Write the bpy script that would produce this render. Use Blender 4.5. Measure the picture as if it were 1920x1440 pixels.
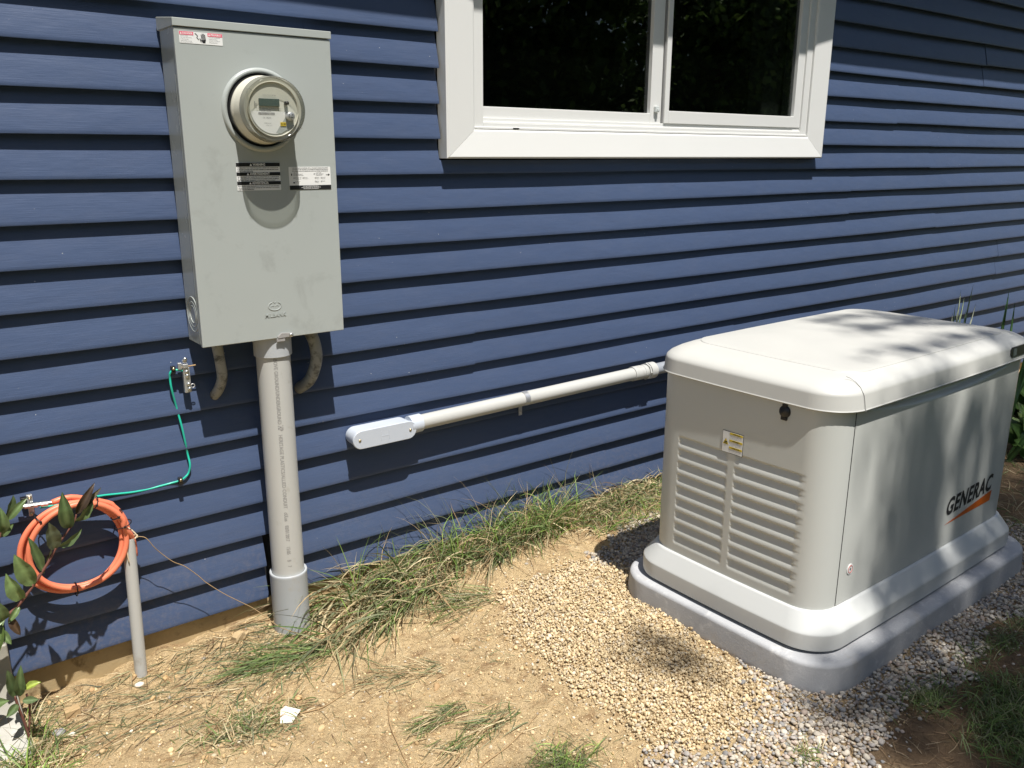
import bpy, bmesh, math, random
import numpy as np
from mathutils import Vector, Matrix, noise as mnoise

for _o in list(bpy.data.objects): bpy.data.objects.remove(_o)
SC = bpy.context.scene
COL = SC.collection
R = math.radians

# ------------------------------------------------------------------ camera
cam_d = bpy.data.cameras.new("camera")
cam = bpy.data.objects.new("camera", cam_d); COL.objects.link(cam); SC.camera = cam
cam_d.sensor_width = 36; cam_d.lens = 1604.1 * 36 / 1920
cam_d.clip_start = 0.05; cam_d.clip_end = 500
yaw, pitch, roll = 0.65015, -0.26407, 0.0038
f_ = Vector((math.sin(yaw)*math.cos(pitch), math.cos(yaw)*math.cos(pitch), math.sin(pitch)))
r_ = Vector((math.cos(yaw), -math.sin(yaw), 0)); u_ = r_.cross(f_)
r2 = r_*math.cos(roll)+u_*math.sin(roll); u2 = -r_*math.sin(roll)+u_*math.cos(roll)
cam.matrix_world = Matrix(((r2.x,u2.x,-f_.x,0.0),(r2.y,u2.y,-f_.y,-2.5471),(r2.z,u2.z,-f_.z,1.4439),(0,0,0,1)))

# ------------------------------------------------------------------ light
SUN = Vector((-0.058, -0.397, 0.917)).normalized()      # towards the sun
w = bpy.data.worlds.new("World"); SC.world = w; w.use_nodes = True
nt = w.node_tree; nt.nodes.clear()
sky = nt.nodes.new("ShaderNodeTexSky"); sky.sky_type = 'NISHITA'; sky.sun_disc = False
sky.sun_elevation = math.asin(SUN.z); sky.sun_rotation = math.atan2(SUN.x, SUN.y)
sky.air_density = 1.0; sky.dust_density = 1.2; sky.ozone_density = 1.0
bg = nt.nodes.new("ShaderNodeBackground"); bg.inputs[1].default_value = 0.068
wo = nt.nodes.new("ShaderNodeOutputWorld")
nt.links.new(sky.outputs[0], bg.inputs[0]); nt.links.new(bg.outputs[0], wo.inputs[0])
sl = bpy.data.lights.new("sun", 'SUN'); sl.energy = 5.0; sl.angle = R(0.53); sl.color = (1.0, 0.965, 0.91)
so = bpy.data.objects.new("sun", sl); COL.objects.link(so)
so.rotation_euler = SUN.to_track_quat('Z', 'Y').to_euler(); so.location = SUN*20
SC.view_settings.view_transform = 'Standard'; SC.view_settings.look = 'None'
SC.view_settings.exposure = 0.44; SC.view_settings.gamma = 1.0
SC.render.resolution_x = 1024; SC.render.resolution_y = 768

# ------------------------------------------------------------------ materials
def lin(c):
    return tuple((x/12.92 if x <= 0.04045 else ((x+0.055)/1.055)**2.4) for x in c)
class NT:
    def __init__(s, name):
        s.m = bpy.data.materials.new(name); s.m.use_nodes = True
        s.t = s.m.node_tree; s.b = s.t.nodes["Principled BSDF"]; s.out = s.t.nodes["Material Output"]
    def n(s, typ, **kw):
        nd = s.t.nodes.new(typ)
        for k, v in kw.items():
            if k.startswith('i_'):
                key = k[2:]; key = int(key) if key.isdigit() else key.replace('_', ' ')
                nd.inputs[key].default_value = v
            else: setattr(nd, k, v)
        return nd
    def l(s, a, b): s.t.links.new(a, b)
    def coord(s, scale=(1,1,1), obj=True):
        tc = s.n("ShaderNodeTexCoord"); mp = s.n("ShaderNodeMapping"); mp.inputs['Scale'].default_value = scale
        s.l(tc.outputs['Object' if obj else 'Generated'], mp.inputs[0]); return mp.outputs[0]
    def noise(s, scale, detail=4, rough=.55, vec=None, dist=0.0):
        n = s.n("ShaderNodeTexNoise"); n.inputs['Scale'].default_value = scale; n.inputs['Detail'].default_value = detail
        n.inputs['Roughness'].default_value = rough; n.inputs['Distortion'].default_value = dist
        if vec is not None: s.l(vec, n.inputs['Vector'])
        return n.outputs['Fac']
    def ramp(s, fac, stops):
        r = s.n("ShaderNodeValToRGB"); cr = r.color_ramp
        while len(cr.elements) < len(stops): cr.elements.new(0.5)
        for e, (p, c) in zip(cr.elements, stops):
            e.position = p; e.color = (c, c, c, 1) if isinstance(c, (int, float)) else (*c, 1)
        s.l(fac, r.inputs[0]); return r.outputs[0]
    def mix(s, fac, a, b, mode='MIX'):
        m = s.n("ShaderNodeMix", data_type='RGBA', blend_type=mode)
        for v, i in ((fac, 0), (a, 6), (b, 7)):
            if hasattr(v, 'links') or hasattr(v, 'is_output'): s.l(v, m.inputs[i])
            else: m.inputs[i].default_value = v if i == 0 else (*v, 1)
        return m.outputs[2]
    def bump(s, h, strength=.3, dist=.01, prev=None):
        b = s.n("ShaderNodeBump"); b.inputs['Strength'].default_value = strength; b.inputs['Distance'].default_value = dist
        s.l(h, b.inputs['Height'])
        if prev is not None: s.l(prev, b.inputs['Normal'])
        return b.outputs[0]
    def set(s, **kw):
        for k, v in kw.items():
            s.b.inputs[k.replace('_', ' ')].default_value = v
        return s
M = {}
def simple(key, col, rough=.5, metal=0.0, var=.06, vscale=6, bump=0.0, bscale=200, spec=.5, dirt=None):
    t = NT(key); v = t.coord()
    a = tuple(c*(1-var) for c in col); b = tuple(min(1, c*(1+var)) for c in col)
    c = t.mix(t.noise(vscale, 5, .6, v), a, b)
    if dirt:
        dcol, dsc, lo, hi = dirt
        c = t.mix(t.ramp(t.noise(dsc, 6, .65, v, .4), [(lo, 0.0), (hi, 1.0)]), c, dcol)
    t.l(c, t.b.inputs['Base Color']); t.set(Roughness=rough, Metallic=metal)
    t.b.inputs['Specular IOR Level'].default_value = spec
    rr = t.ramp(t.noise(vscale*3, 4, .6, v), [(.3, max(0, rough-.06)), (.7, min(1, rough+.08))]); t.l(rr, t.b.inputs['Roughness'])
    if bump: t.l(t.bump(t.noise(bscale, 3, .6, v), bump, .002), t.b.inputs['Normal'])
    M[key] = t.m; return t.m

# vinyl siding: wood-grain emboss, chalky specks
t = NT('vinyl_siding'); v = t.coord()
c = t.mix(t.noise(1.3, 4, .6, v), (.052, .077, .148), (.064, .093, .168))
c = t.mix(t.ramp(t.noise(7, 6, .7, t.coord((1, 1, 3))), [(.45, 0.0), (.8, .35)]), c, (.085, .105, .165))
vo = t.n("ShaderNodeTexVoronoi"); vo.inputs['Scale'].default_value = 26; t.l(v, vo.inputs['Vector'])
sp = t.ramp(vo.outputs['Distance'], [(.022, 1.0), (.04, 0.0)])
rm = t.ramp(t.noise(3.1, 2, .5, v), [(.5, 0.0), (.56, 1.0)])
mm = t.n("ShaderNodeMath", operation='MULTIPLY'); t.l(sp, mm.inputs[0]); t.l(rm, mm.inputs[1])
c = t.mix(mm.outputs[0], c, (.5, .5, .5))
sz_ = t.n("ShaderNodeSeparateXYZ"); t.l(v, sz_.inputs[0])
mr = t.n("ShaderNodeMapRange"); t.l(sz_.outputs[2], mr.inputs[0]); mr.inputs[1].default_value = .34; mr.inputs[2].default_value = -.02; mr.inputs[3].default_value = 0; mr.inputs[4].default_value = 1
ds_ = t.ramp(t.noise(60, 5, .75, v), [(.46, 0.0), (.66, 1.0)]); d2 = t.ramp(t.noise(3.5, 4, .6, v), [(.35, .1), (.65, 1.0)])
m1 = t.n("ShaderNodeMath", operation='MULTIPLY'); t.l(mr.outputs[0], m1.inputs[0]); t.l(ds_, m1.inputs[1])
m2 = t.n("ShaderNodeMath", operation='MULTIPLY'); t.l(m1.outputs[0], m2.inputs[0]); t.l(d2, m2.inputs[1])
m3 = t.n("ShaderNodeMath", operation='MULTIPLY'); t.l(m2.outputs[0], m3.inputs[0]); m3.inputs[1].default_value = .20
c = t.mix(m3.outputs[0], c, (.34, .26, .17))
t.l(c, t.b.inputs['Base Color']); t.set(Roughness=.42); t.b.inputs['Specular IOR Level'].default_value = .32
g = t.noise(16, 5, .6, t.coord((.9, .9, 16)), .5)
g2 = t.noise(5, 3, .5, t.coord((1, 1, 2.5)))
t.l(t.bump(g, .24, .0022, t.bump(g2, .35, .01)), t.b.inputs['Normal']); M['siding'] = t.m

simple('sheathing', (.012, .013, .016), .9)
simple('box_grey', (.385, .412, .395), .34, var=.025, vscale=5, bump=.12, bscale=900, dirt=((.31,.325,.31), 7, .58, .76))
simple('box_side', (.385, .412, .395), .22, var=.02, vscale=3)
simple('pvc_grey', (.47, .47, .445), .38, var=.04, vscale=4, dirt=((.33,.30,.25), 14, .62, .85))
simple('pvc_light', (.50, .54, .60), .38, var=.03, dirt=((.4,.4,.4), 12, .65, .9))
simple('pvc_blue', (.42, .44, .455), .45, var=.03, dirt=((.42,.36,.27), 10, .6, .85))
simple('downspout_shaded', (.30, .285, .24), .5, var=.08, dirt=((.3,.25,.17), 8, .5, .8))  # cream darkened to carry the shrub's shade, with dirt blotches on top
simple('pvc_white', (.66, .63, .55), .5, var=.05, vscale=5, dirt=((.4,.33,.22), 12, .55, .8))
simple('pvc_old', (.27, .275, .255), .55, var=.15, vscale=14, dirt=((.03,.03,.025), 30, .5, .68))
simple('flex_grey', (.28, .30, .33), .3, var=.03)
simple('white_vinyl', (.70, .70, .68), .38, var=.018, vscale=2.5, dirt=((.62,.6,.54), 6, .66, .9))
simple('white_trim', (.72, .72, .70), .42, var=.02, vscale=2, dirt=((.6,.57,.5), 5, .66, .9))
simple('latch_grey', (.55, .58, .57), .4)  # even grey of the window latch
simple('gen_panel', (.57, .58, .545), .34, var=.012, vscale=3, bump=.10, bscale=700, dirt=((.46,.44,.38), 5, .66, .9))
simple('gen_lid', (.52, .516, .482), .42, var=.012, vscale=2, dirt=((.47,.46,.41), 4, .6, .9))
simple('gen_skirt', (.545, .555, .54), .40, var=.015, vscale=2)
simple('black_plastic', (.012, .012, .013), .35)
simple('screw_metal', (.62, .62, .60), .32, metal=1.0, var=.1, vscale=60)
simple('brass', (.55, .46, .30), .35, metal=1.0)
simple('zinc', (.60, .61, .62), .38, metal=.75, var=.12, vscale=40)
simple('green_wire', (.02, .46, .33), .35, var=.03)
simple('orange_cable', (.78, .215, .115), .42, var=.05, vscale=15, dirt=((.6,.25,.14), 30, .6, .85))
simple('zip_black', (.01, .01, .011), .4)
simple('sticker_white', (.78, .78, .76), .4, var=.01)
simple('sticker_black', (.015, .015, .016), .4)
simple('sticker_pink', (.80, .13, .20), .45)
simple('sticker_yellow', (.62, .46, .03), .45)
simple('ink', (.02, .02, .022), .5)
simple('ink_soft', (.20, .20, .20), .5)
simple('ink_faint', (.27, .265, .255), .55)
simple('red_ink', (.5, .05, .03), .5)
simple('logo_orange', (.62, .13, .012), .35)
simple('meter_cream', (.60, .585, .50), .4, var=.03)
simple('meter_face', (.62, .62, .55), .45)
simple('meter_white', (.68, .69, .67), .45)
simple('lcd', (.055, .085, .075), .2)
simple('display_glass', (.10, .12, .14), .12)
simple('rope', (.62, .50, .34), .8, var=.2, vscale=60)
simple('dry_stem', (.36, .24, .12), .8, var=.25, vscale=40)
simple('bark', (.12, .085, .055), .9, var=.3, vscale=12, bump=.6, bscale=40)
simple('red_stem', (.16, .06, .045), .6, var=.25, vscale=20)
simple('stone_grey', (.30, .29, .28), .75, var=.2, vscale=20, bump=.4, bscale=80)
simple('paper', (.72, .66, .54), .8, var=.08, vscale=30)
simple('wood_scrap', (.42, .29, .15), .8, var=.2, vscale=30, bump=.4, bscale=60)
simple('clod', (.42, .31, .17), .95, var=.25, vscale=40, bump=.8, bscale=120)
simple('shingle', (.05, .05, .055), .9, var=.3, vscale=20)
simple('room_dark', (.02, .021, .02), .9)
simple('foundation', (.40, .30, .16), .92, var=.35, vscale=9, bump=.6, bscale=60, dirt=((.14,.09,.04), 16, .56, .72))
simple('embossed', (.385, .412, .395), .3, var=.02)

# concrete pad
t = NT('concrete'); v = t.coord()
c = t.mix(t.noise(4, 6, .65, v), (.37, .375, .385), (.46, .465, .475))
c = t.mix(t.ramp(t.noise(22, 5, .7, v), [(.55, 0.0), (.72, .8)]), c, (.60, .60, .59))
c = t.mix(t.ramp(t.noise(7, 5, .7, t.coord((1.0, 1, 1.2))), [(.56, 0.0), (.75, .55)]), c, (.36, .31, .24))
t.l(c, t.b.inputs['Base Color']); t.set(Roughness=.72)
t.l(t.bump(t.noise(160, 4, .7, v), .35, .003, t.bump(t.noise(24, 4, .7, v), .15, .004)), t.b.inputs['Normal']); M['concrete'] = t.m

# window glass
t = NT('window_glass')
tr = t.n("ShaderNodeBsdfTransparent"); tr.inputs[0].default_value = (.42, .45, .43, 1)
gl = t.n("ShaderNodeBsdfGlossy"); gl.inputs['Roughness'].default_value = .0; gl.inputs[0].default_value = (1, 1, 1, 1)
def facing(t, f0, pw=4.0):
    lw = t.n('ShaderNodeLayerWeight'); lw.inputs[0].default_value = .5
    p = t.n('ShaderNodeMath', operation='POWER'); t.l(lw.outputs['Facing'], p.inputs[0]); p.inputs[1].default_value = pw
    q = t.n('ShaderNodeMath', operation='MULTIPLY_ADD'); t.l(p.outputs[0], q.inputs[0]); q.inputs[1].default_value = 1-f0; q.inputs[2].default_value = f0; return q.outputs[0]
mx = t.n("ShaderNodeMixShader"); t.l(facing(t, .065), mx.inputs[0]); t.l(tr.outputs[0], mx.inputs[1]); t.l(gl.outputs[0], mx.inputs[2])
t.l(mx.outputs[0], t.out.inputs[0]); M['glass'] = t.m
t = NT('clear_cover')
tr = t.n("ShaderNodeBsdfTransparent"); tr.inputs[0].default_value = (.97, .97, .95, 1)
gl = t.n("ShaderNodeBsdfGlossy"); gl.inputs['Roughness'].default_value = .03; gl.inputs[0].default_value = (1, 1, 1, 1)
df = t.n("ShaderNodeBsdfDiffuse"); df.inputs[0].default_value = (.7, .68, .58, 1)
m0 = t.n("ShaderNodeMixShader"); m0.inputs[0].default_value = .025; t.l(tr.outputs[0], m0.inputs[1]); t.l(df.outputs[0], m0.inputs[2])
mx = t.n("ShaderNodeMixShader"); t.l(facing(t, .025, 3.5), mx.inputs[0]); t.l(m0.outputs[0], mx.inputs[1]); t.l(gl.outputs[0], mx.inputs[2])
t.l(mx.outputs[0], t.out.inputs[0]); M['clear'] = t.m

t = NT('clear_rim')
tr = t.n("ShaderNodeBsdfTransparent"); tr.inputs[0].default_value = (.64, .64, .60, 1)
gl = t.n("ShaderNodeBsdfGlossy"); gl.inputs['Roughness'].default_value = .06
mx = t.n("ShaderNodeMixShader"); t.l(facing(t, .05, 3.0), mx.inputs[0]); t.l(tr.outputs[0], mx.inputs[1]); t.l(gl.outputs[0], mx.inputs[2]); t.l(mx.outputs[0], t.out.inputs[0]); M['clear_rim'] = t.m
t = NT('screen_mesh_veil')
tr = t.n("ShaderNodeBsdfTransparent"); tr.inputs[0].default_value = (1, 1, 1, 1); df = t.n("ShaderNodeBsdfDiffuse"); df.inputs[0].default_value = (.050, .052, .045, 1)
mx = t.n("ShaderNodeMixShader"); mx.inputs[0].default_value = .45; t.l(tr.outputs[0], mx.inputs[1]); t.l(df.outputs[0], mx.inputs[2]); t.l(mx.outputs[0], t.out.inputs[0]); M['screen_mesh_veil'] = t.m  # grey brightened so the mesh lays a milky veil on the panes
def attr_mat(key, rough, transl=0.0, spec=.3, bump=0.0, bscale=300, var=.15, vscale=60):
    t = NT(key); a = t.n("ShaderNodeAttribute"); a.attribute_name = 'tint'; v = t.coord()
    m = t.n("ShaderNodeMix", data_type='RGBA', blend_type='MULTIPLY'); m.inputs[0].default_value = 1
    rp = t.ramp(t.noise(vscale, 3, .6, v), [(.25, 1-var), (.75, 1+var)])
    t.l(a.outputs['Color'], m.inputs[6]); t.l(rp, m.inputs[7]); c = m.outputs[2]
    t.l(c, t.b.inputs['Base Color']); t.set(Roughness=rough); t.b.inputs['Specular IOR Level'].default_value = spec
    if bump: t.l(t.bump(t.noise(bscale, 3, .6, v), bump, .002), t.b.inputs['Normal'])
    if transl:
        tl = t.n("ShaderNodeBsdfTranslucent"); t.l(c, tl.inputs[0])
        mx = t.n("ShaderNodeMixShader"); mx.inputs[0].default_value = transl
        t.l(t.b.outputs[0], mx.inputs[1]); t.l(tl.outputs[0], mx.inputs[2]); t.l(mx.outputs[0], t.out.inputs[0])
    M[key] = t.m
attr_mat('blade', .55, .3, .35)
attr_mat('leafy', .32, .2, .5, bump=.25, bscale=120)
attr_mat('tree_leaf', .55, .3, .3)
attr_mat('pebble', .7, 0, .3, bump=.3, bscale=400, var=.12, vscale=160)

# ground: tan clay dirt near the house, brown soil and turf beyond
t = NT('dirt'); v = t.coord()
c = t.mix(t.noise(3.5, 6, .65, v), (.51, .36, .185), (.68, .52, .30))
c = t.mix(t.ramp(t.noise(28, 6, .75, v, .5), [(.5, 0.0), (.72, .85)]), c, (.72, .55, .33))
c = t.mix(t.ramp(t.noise(13, 6, .7, v, .8), [(.50, 0.0), (.68, .8)]), c, (.27, .155, .075))
c = t.mix(t.ramp(t.noise(90, 4, .7, v), [(.56, 0.0), (.70, .6)]), c, (.18, .12, .07))
a = t.n("ShaderNodeAttribute"); a.attribute_name = 'zone'
sepn = t.n("ShaderNodeSeparateColor"); t.l(a.outputs['Color'], sepn.inputs[0])
soil = t.mix(t.noise(20, 5, .7, v), (.12, .078, .045), (.28, .19, .115))
turf = t.mix(t.noise(8, 5, .7, v), (.045, .065, .022), (.10, .12, .04))
c = t.mix(sepn.outputs[0], c, soil); c = t.mix(sepn.outputs[1], c, turf)
t.l(c, t.b.inputs['Base Color']); t.set(Roughness=.95); t.b.inputs['Specular IOR Level'].default_value = .15
b1 = t.bump(t.noise(30, 7, .75, v, .4), 1.0, .022, t.bump(t.noise(9, 4, .6, v, .6), .8, .03))
b2 = t.bump(t.noise(140, 5, .8, v), .8, .005, b1)
vo = t.n("ShaderNodeTexVoronoi"); vo.inputs['Scale'].default_value = 95; t.l(v, vo.inputs['Vector'])
t.l(t.bump(vo.outputs['Distance'], .35, .006, b2), t.b.inputs['Normal']); M['dirt'] = t.m

# ------------------------------------------------------------------ object helpers
def tag(o, label=None, cat=None, group=None, kind=None):
    if label: o['label'] = label
    if cat: o['category'] = cat
    if group: o['group'] = group
    if kind: o['kind'] = kind
    return o
def empty(name, loc, label, cat, group=None):
    o = bpy.data.objects.new(name, None); COL.objects.link(o); o.location = loc; o.empty_display_size = .05
    bpy.context.view_layer.update()
    return tag(o, label, cat, group)
def link(name, me, parent=None, mats=(), smooth=False, loc=None):
    o = bpy.data.objects.new(name, me); COL.objects.link(o)
    for m in mats: me.materials.append(m)
    if smooth:
        me.polygons.foreach_set('use_smooth', [True]*len(me.polygons))
    if parent is not None:
        o.parent = parent
        p = parent; off = Vector((0, 0, 0))
        while p is not None: off += p.location; p = p.parent
        o.location = -off
    return o
class MB:
    def __init__(s): s.v = []; s.f = []; s.mi = []; s.cur = 0
    def add(s, vs, fs):
        o = len(s.v); s.v += [tuple(p) for p in vs]; s.f += [tuple(i+o for i in f) for f in fs]; s.mi += [s.cur]*len(fs)
    def box(s, x0, x1, y0, y1, z0, z1):
        v = [(x, y, z) for z in (z0, z1) for y in (y0, y1) for x in (x0, x1)]
        s.add(v, [(0,2,3,1),(4,5,7,6),(0,1,5,4),(2,6,7,3),(0,4,6,2),(1,3,7,5)])
    def loft(s, loops, cap0=True, cap1=True, closed=True):
        n = len(loops[0]); vs = [p for L in loops for p in L]; fs = []
        for k in range(len(loops)-1):
            for i in range(n if closed else n-1):
                j = (i+1) % n; fs.append((k*n+i, k*n+j, (k+1)*n+j, (k+1)*n+i))
        if cap0: fs.append(tuple(range(n-1, -1, -1)))
        if cap1: fs.append(tuple((len(loops)-1)*n+i for i in range(n)))
        s.add(vs, fs)
    def tube(s, pts, r, n=12, caps=True):
        pts = [Vector(p) for p in pts]; rs = r if isinstance(r, (list, tuple)) else [r]*len(pts)
        d0 = (pts[1]-pts[0]).normalized(); a = Vector((0,0,1)) if abs(d0.z) < .9 else Vector((1,0,0))
        u = d0.cross(a).normalized(); loops = []
        for i, p in enumerate(pts):
            d = (pts[min(i+1, len(pts)-1)]-pts[max(i-1, 0)])
            if d.length < 1e-9: d = d0
            d.normalize(); u = (u-d*u.dot(d)).normalized(); w_ = d.cross(u)
            loops.append([p+(u*math.cos(2*math.pi*k/n)+w_*math.sin(2*math.pi*k/n))*rs[i] for k in range(n)])
        s.loft(loops, caps, caps)
    def lathe(s, prof, c, axis, n=48, cap0=False, cap1=False):
        # prof: (radius, height along axis)
        ax = Vector(axis).normalized(); a = Vector((0,0,1)) if abs(ax.z) < .9 else Vector((1,0,0))
        u = ax.cross(a).normalized(); w_ = ax.cross(u); c = Vector(c)
        s.loft([[c+ax*h+(u*math.cos(2*math.pi*k/n)+w_*math.sin(2*math.pi*k/n))*max(r, 1e-5) for k in range(n)] for r, h in prof], cap0, cap1)
    def build(s, name, mat, parent=None, smooth=False, bevel=0, seg=2, auto=None, fix=True):
        me = bpy.data.meshes.new(name); me.from_pydata(s.v, [], s.f); me.update()
        mats = mat if isinstance(mat, (list, tuple)) else [mat]
        if fix:
            bm = bmesh.new(); bm.from_mesh(me); bmesh.ops.recalc_face_normals(bm, faces=bm.faces); bm.to_mesh(me); bm.free()
        o = link(name, me, parent, [M[k] for k in mats], smooth or bool(bevel))
        if len(mats) > 1: me.polygons.foreach_set('material_index', s.mi)
        if bevel:
            b = o.modifiers.new('bevel', 'BEVEL'); b.width = bevel; b.segments = seg; b.limit_method = 'ANGLE'; b.angle_limit = R(40); b.harden_normals = True
        elif auto:
            me.set_sharp_from_angle(angle=R(auto))
        return o
def weighted(o):
    m = o.modifiers.new('wn', 'WEIGHTED_NORMAL'); m.weight = 80; m.keep_sharp = True; return o
def catmull(pts, n=8):
    P = [Vector(p) for p in pts]; P = [P[0]*2-P[1]]+P+[P[-1]*2-P[-2]]; out = []
    for i in range(1, len(P)-2):
        for k in range(n):
            t_ = k/n; a, b, c, d = P[i-1], P[i], P[i+1], P[i+2]
            out.append(.5*((2*b)+(c-a)*t_+(2*a-5*b+4*c-d)*t_*t_+(3*b-a-3*c+d)*t_**3))
    out.append(P[-2]); return out
def npmesh(name, V, F, mat, tint=None, smooth=True, parent=None):
    """V (n,3), F (m,k) equal-sided faces"""
    me = bpy.data.meshes.new(name); n, (m, k) = len(V), F.shape
    me.vertices.add(n); me.vertices.foreach_set('co', np.asarray(V, np.float32).ravel())
    me.loops.add(m*k); me.loops.foreach_set('vertex_index', np.asarray(F, np.int32).ravel())
    me.polygons.add(m); me.polygons.foreach_set('loop_start', np.arange(0, m*k, k, dtype=np.int32))
    me.update(calc_edges=True); me.validate()
    if tint is not None:
        at = me.attributes.new('tint', 'FLOAT_COLOR', 'POINT')
        at.data.foreach_set('color', np.concatenate([tint, np.ones((n, 1))], 1).astype(np.float32).ravel())
    return link(name, me, parent, [M[mat]], smooth)
FONT_CACHE = {}
def text_geo(body, bold=0.0, shear=0.0, extrude=0.0, res=3, space=1.0):
    cu = bpy.data.curves.new('txt', 'FONT'); cu.body = body; cu.offset = bold; cu.shear = shear; cu.extrude = extrude; cu.resolution_u = res; cu.space_character = space
    o = bpy.data.objects.new('txt', cu); COL.objects.link(o); bpy.context.view_layer.update()
    dg = bpy.context.evaluated_depsgraph_get(); me = bpy.data.meshes.new_from_object(o.evaluated_get(dg))
    vs = [tuple(p.co) for p in me.vertices]; fs = [tuple(p.vertices) for p in me.polygons]
    bpy.data.objects.remove(o); bpy.data.curves.remove(cu); bpy.data.meshes.remove(me)
    return vs, fs
def add_text(mb, body, O, U, V, w_, h=None, off=0.0, bold=0.0, shear=0.0, extrude=0.0, mapf=None, space=1.0):
    """fit text to width w_ (and height h), lower-left at O, in directions U,V"""
    vs, fs = text_geo(body, bold, shear, 1.0 if extrude else 0.0, space=space)
    xs = [p[0] for p in vs]; ys = [p[1] for p in vs]; x0, x1, y0, y1 = min(xs), max(xs), min(ys), max(ys)
    sx = w_/(x1-x0); sy = h/(y1-y0) if h else sx
    O, U, V = Vector(O), Vector(U), Vector(V); N = U.cross(V)
    out = []
    for p in vs:
        a, b, c = (p[0]-x0)*sx, (p[1]-y0)*sy, (p[2]*extrude if extrude else 0)+off
        out.append(mapf(a, b, c) if mapf else O+U*a+V*b+N*c)
    mb.add(out, fs)
UX, UZ = Vector((1,0,0)), Vector((0,0,1))
def rng(seed): return np.random.default_rng(seed)

# ------------------------------------------------------------------ ground height
def sstep(a, b, x): t_ = np.clip((x-a)/(b-a), 0, 1); return t_*t_*(3-2*t_)
def fbm(x, y, sc, seed=0):
    out = np.zeros(np.shape(x)); a = 1.0; r0 = rng(seed+7)
    for o_ in range(4):
        for _ in range(4):
            k = r0.normal(size=2)*sc*(2**o_); ph = r0.uniform(0, 6.28)
            out += a*np.sin(k[0]*x+k[1]*y+ph)/4
        a *= .5
    return out
TAN = [(1.66,-.36),(2.04,-.33),(2.15,-.49),(2.02,-.67),(1.98,-.97),(1.93,-1.27),(1.76,-1.33),(1.58,-1.34),(1.49,-1.27),(1.42,-1.2),(1.49,-1.07),(1.44,-.91),(1.5,-.64)]
GREY = [(1.46,-1.23),(1.6,-1.28),(1.8,-1.24),(1.96,-1.15),(2.0,-.9),(2.02,-.6),(2.1,-.50),(2.3,-.3),(3.6,-.3),(3.75,-1.2),(3.5,-1.44),(3.1,-1.52),(2.75,-1.50),(2.45,-1.60),(2.2,-1.545),(1.97,-1.60),(1.8,-1.66),(1.5,-1.5),(1.3,-1.34)]
GREYB = [(2.16,-.55),(2.05,-.42),(2.08,-.31),(2.31,-.2),(2.7,-.16),(3.3,-.2),(3.3,-.6)]
def inpoly(x, y, P):
    ins = np.zeros(np.shape(x), bool); n = len(P)
    for i in range(n):
        (x0, y0), (x1, y1) = P[i], P[(i+1) % n]
        c = ((y0 > y) != (y1 > y)) & (x < (x1-x0)*(y-y0)/(y1-y0+1e-12)+x0); ins ^= c
    return ins
def gz(x, y):
    x = np.asarray(x, float); y = np.asarray(y, float)
    z = -.105 + .03*sstep(.9, 2.0, x) + .012*np.exp(-((x-.85)**2+(y+.1)**2)/.05)
    z = z + .028*sstep(-.42, -.02, y)*sstep(.95, 1.4, x)*sstep(4.2, 3.0, x)
    z = z + .028*np.exp(-(((x-1.72)/.26)**2+((y+.85)/.42)**2))
    near = sstep(-3.6, -2.2, y)
    z = z + near*(.0085*fbm(x, y, 5, 1)+.0034*fbm(x, y, 22, 2)) - .02*(1-near)
    z = z + .030*sstep(-.07, .0, y)*(.5+.6*fbm(x, y*0, 6, 17)+.4*fbm(x, y*0, 24, 18))*sstep(3.4, 2.6, x)
    hole = np.exp(-(((x-1.375)/.018)**2+((y+.465)/.014)**2)); z = z-.035*hole
    return z
def zone(x, y):
    soil = sstep(-.02, .12, -1.38-.25*(x-2.1)*0-y+.04*fbm(x, y, 6, 5))*sstep(1.75, 2.05, x+.06*fbm(x, y, 5, 9))
    soil = np.maximum(soil, .9*sstep(3.3, 3.7, x+.1*fbm(x, y, 4, 3))*sstep(.0, -.25, y))
    soil = np.maximum(soil, .55*sstep(.12, -.02, np.hypot((x-2.45)/2.2, (y+.28)*1.3)))
    soil = np.maximum(soil, sstep(-1.5, -2.2, y))
    turf = sstep(-2.0, -2.6, y+.1*fbm(x, y, 4, 4))+0*x
    turf = np.maximum(turf, .85*sstep(-1.61, -1.74, y+.05*fbm(x, y, 6, 8))*sstep(2.05, 2.35, x))
    return soil, turf
gx = np.concatenate([np.linspace(-80, -2, 14)[:-1], np.linspace(-2, -.3, 18)[:-1], np.linspace(-.3, 4.2, 321)[:-1], np.linspace(4.2, 8, 40)[:-1], np.linspace(8, 90, 16)])
gy = np.concatenate([np.linspace(-90, -5, 14)[:-1], np.linspace(-5, -2.1, 24)[:-1], np.linspace(-2.1, .1, 157)[:-1], np.linspace(.1, 60, 10)])
GX, GY = np.meshgrid(gx, gy); GZ = gz(GX, GY)
V = np.stack([GX.ravel(), GY.ravel(), GZ.ravel()], 1); nx, ny = len(gx), len(gy)
ii = (np.arange(ny-1)[:, None]*nx+np.arange(nx-1)[None]).ravel()
F = np.stack([ii, ii+1, ii+nx+1, ii+nx], 1)
g_o = npmesh('ground', V, F, 'dirt'); tag(g_o, kind='structure')
so_, tu_ = zone(GX.ravel(), GY.ravel())
at = g_o.data.attributes.new('zone', 'FLOAT_COLOR', 'POINT')
at.data.foreach_set('color', np.stack([so_, tu_, 0*so_, 0*so_+1], 1).astype(np.float32).ravel())

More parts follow.
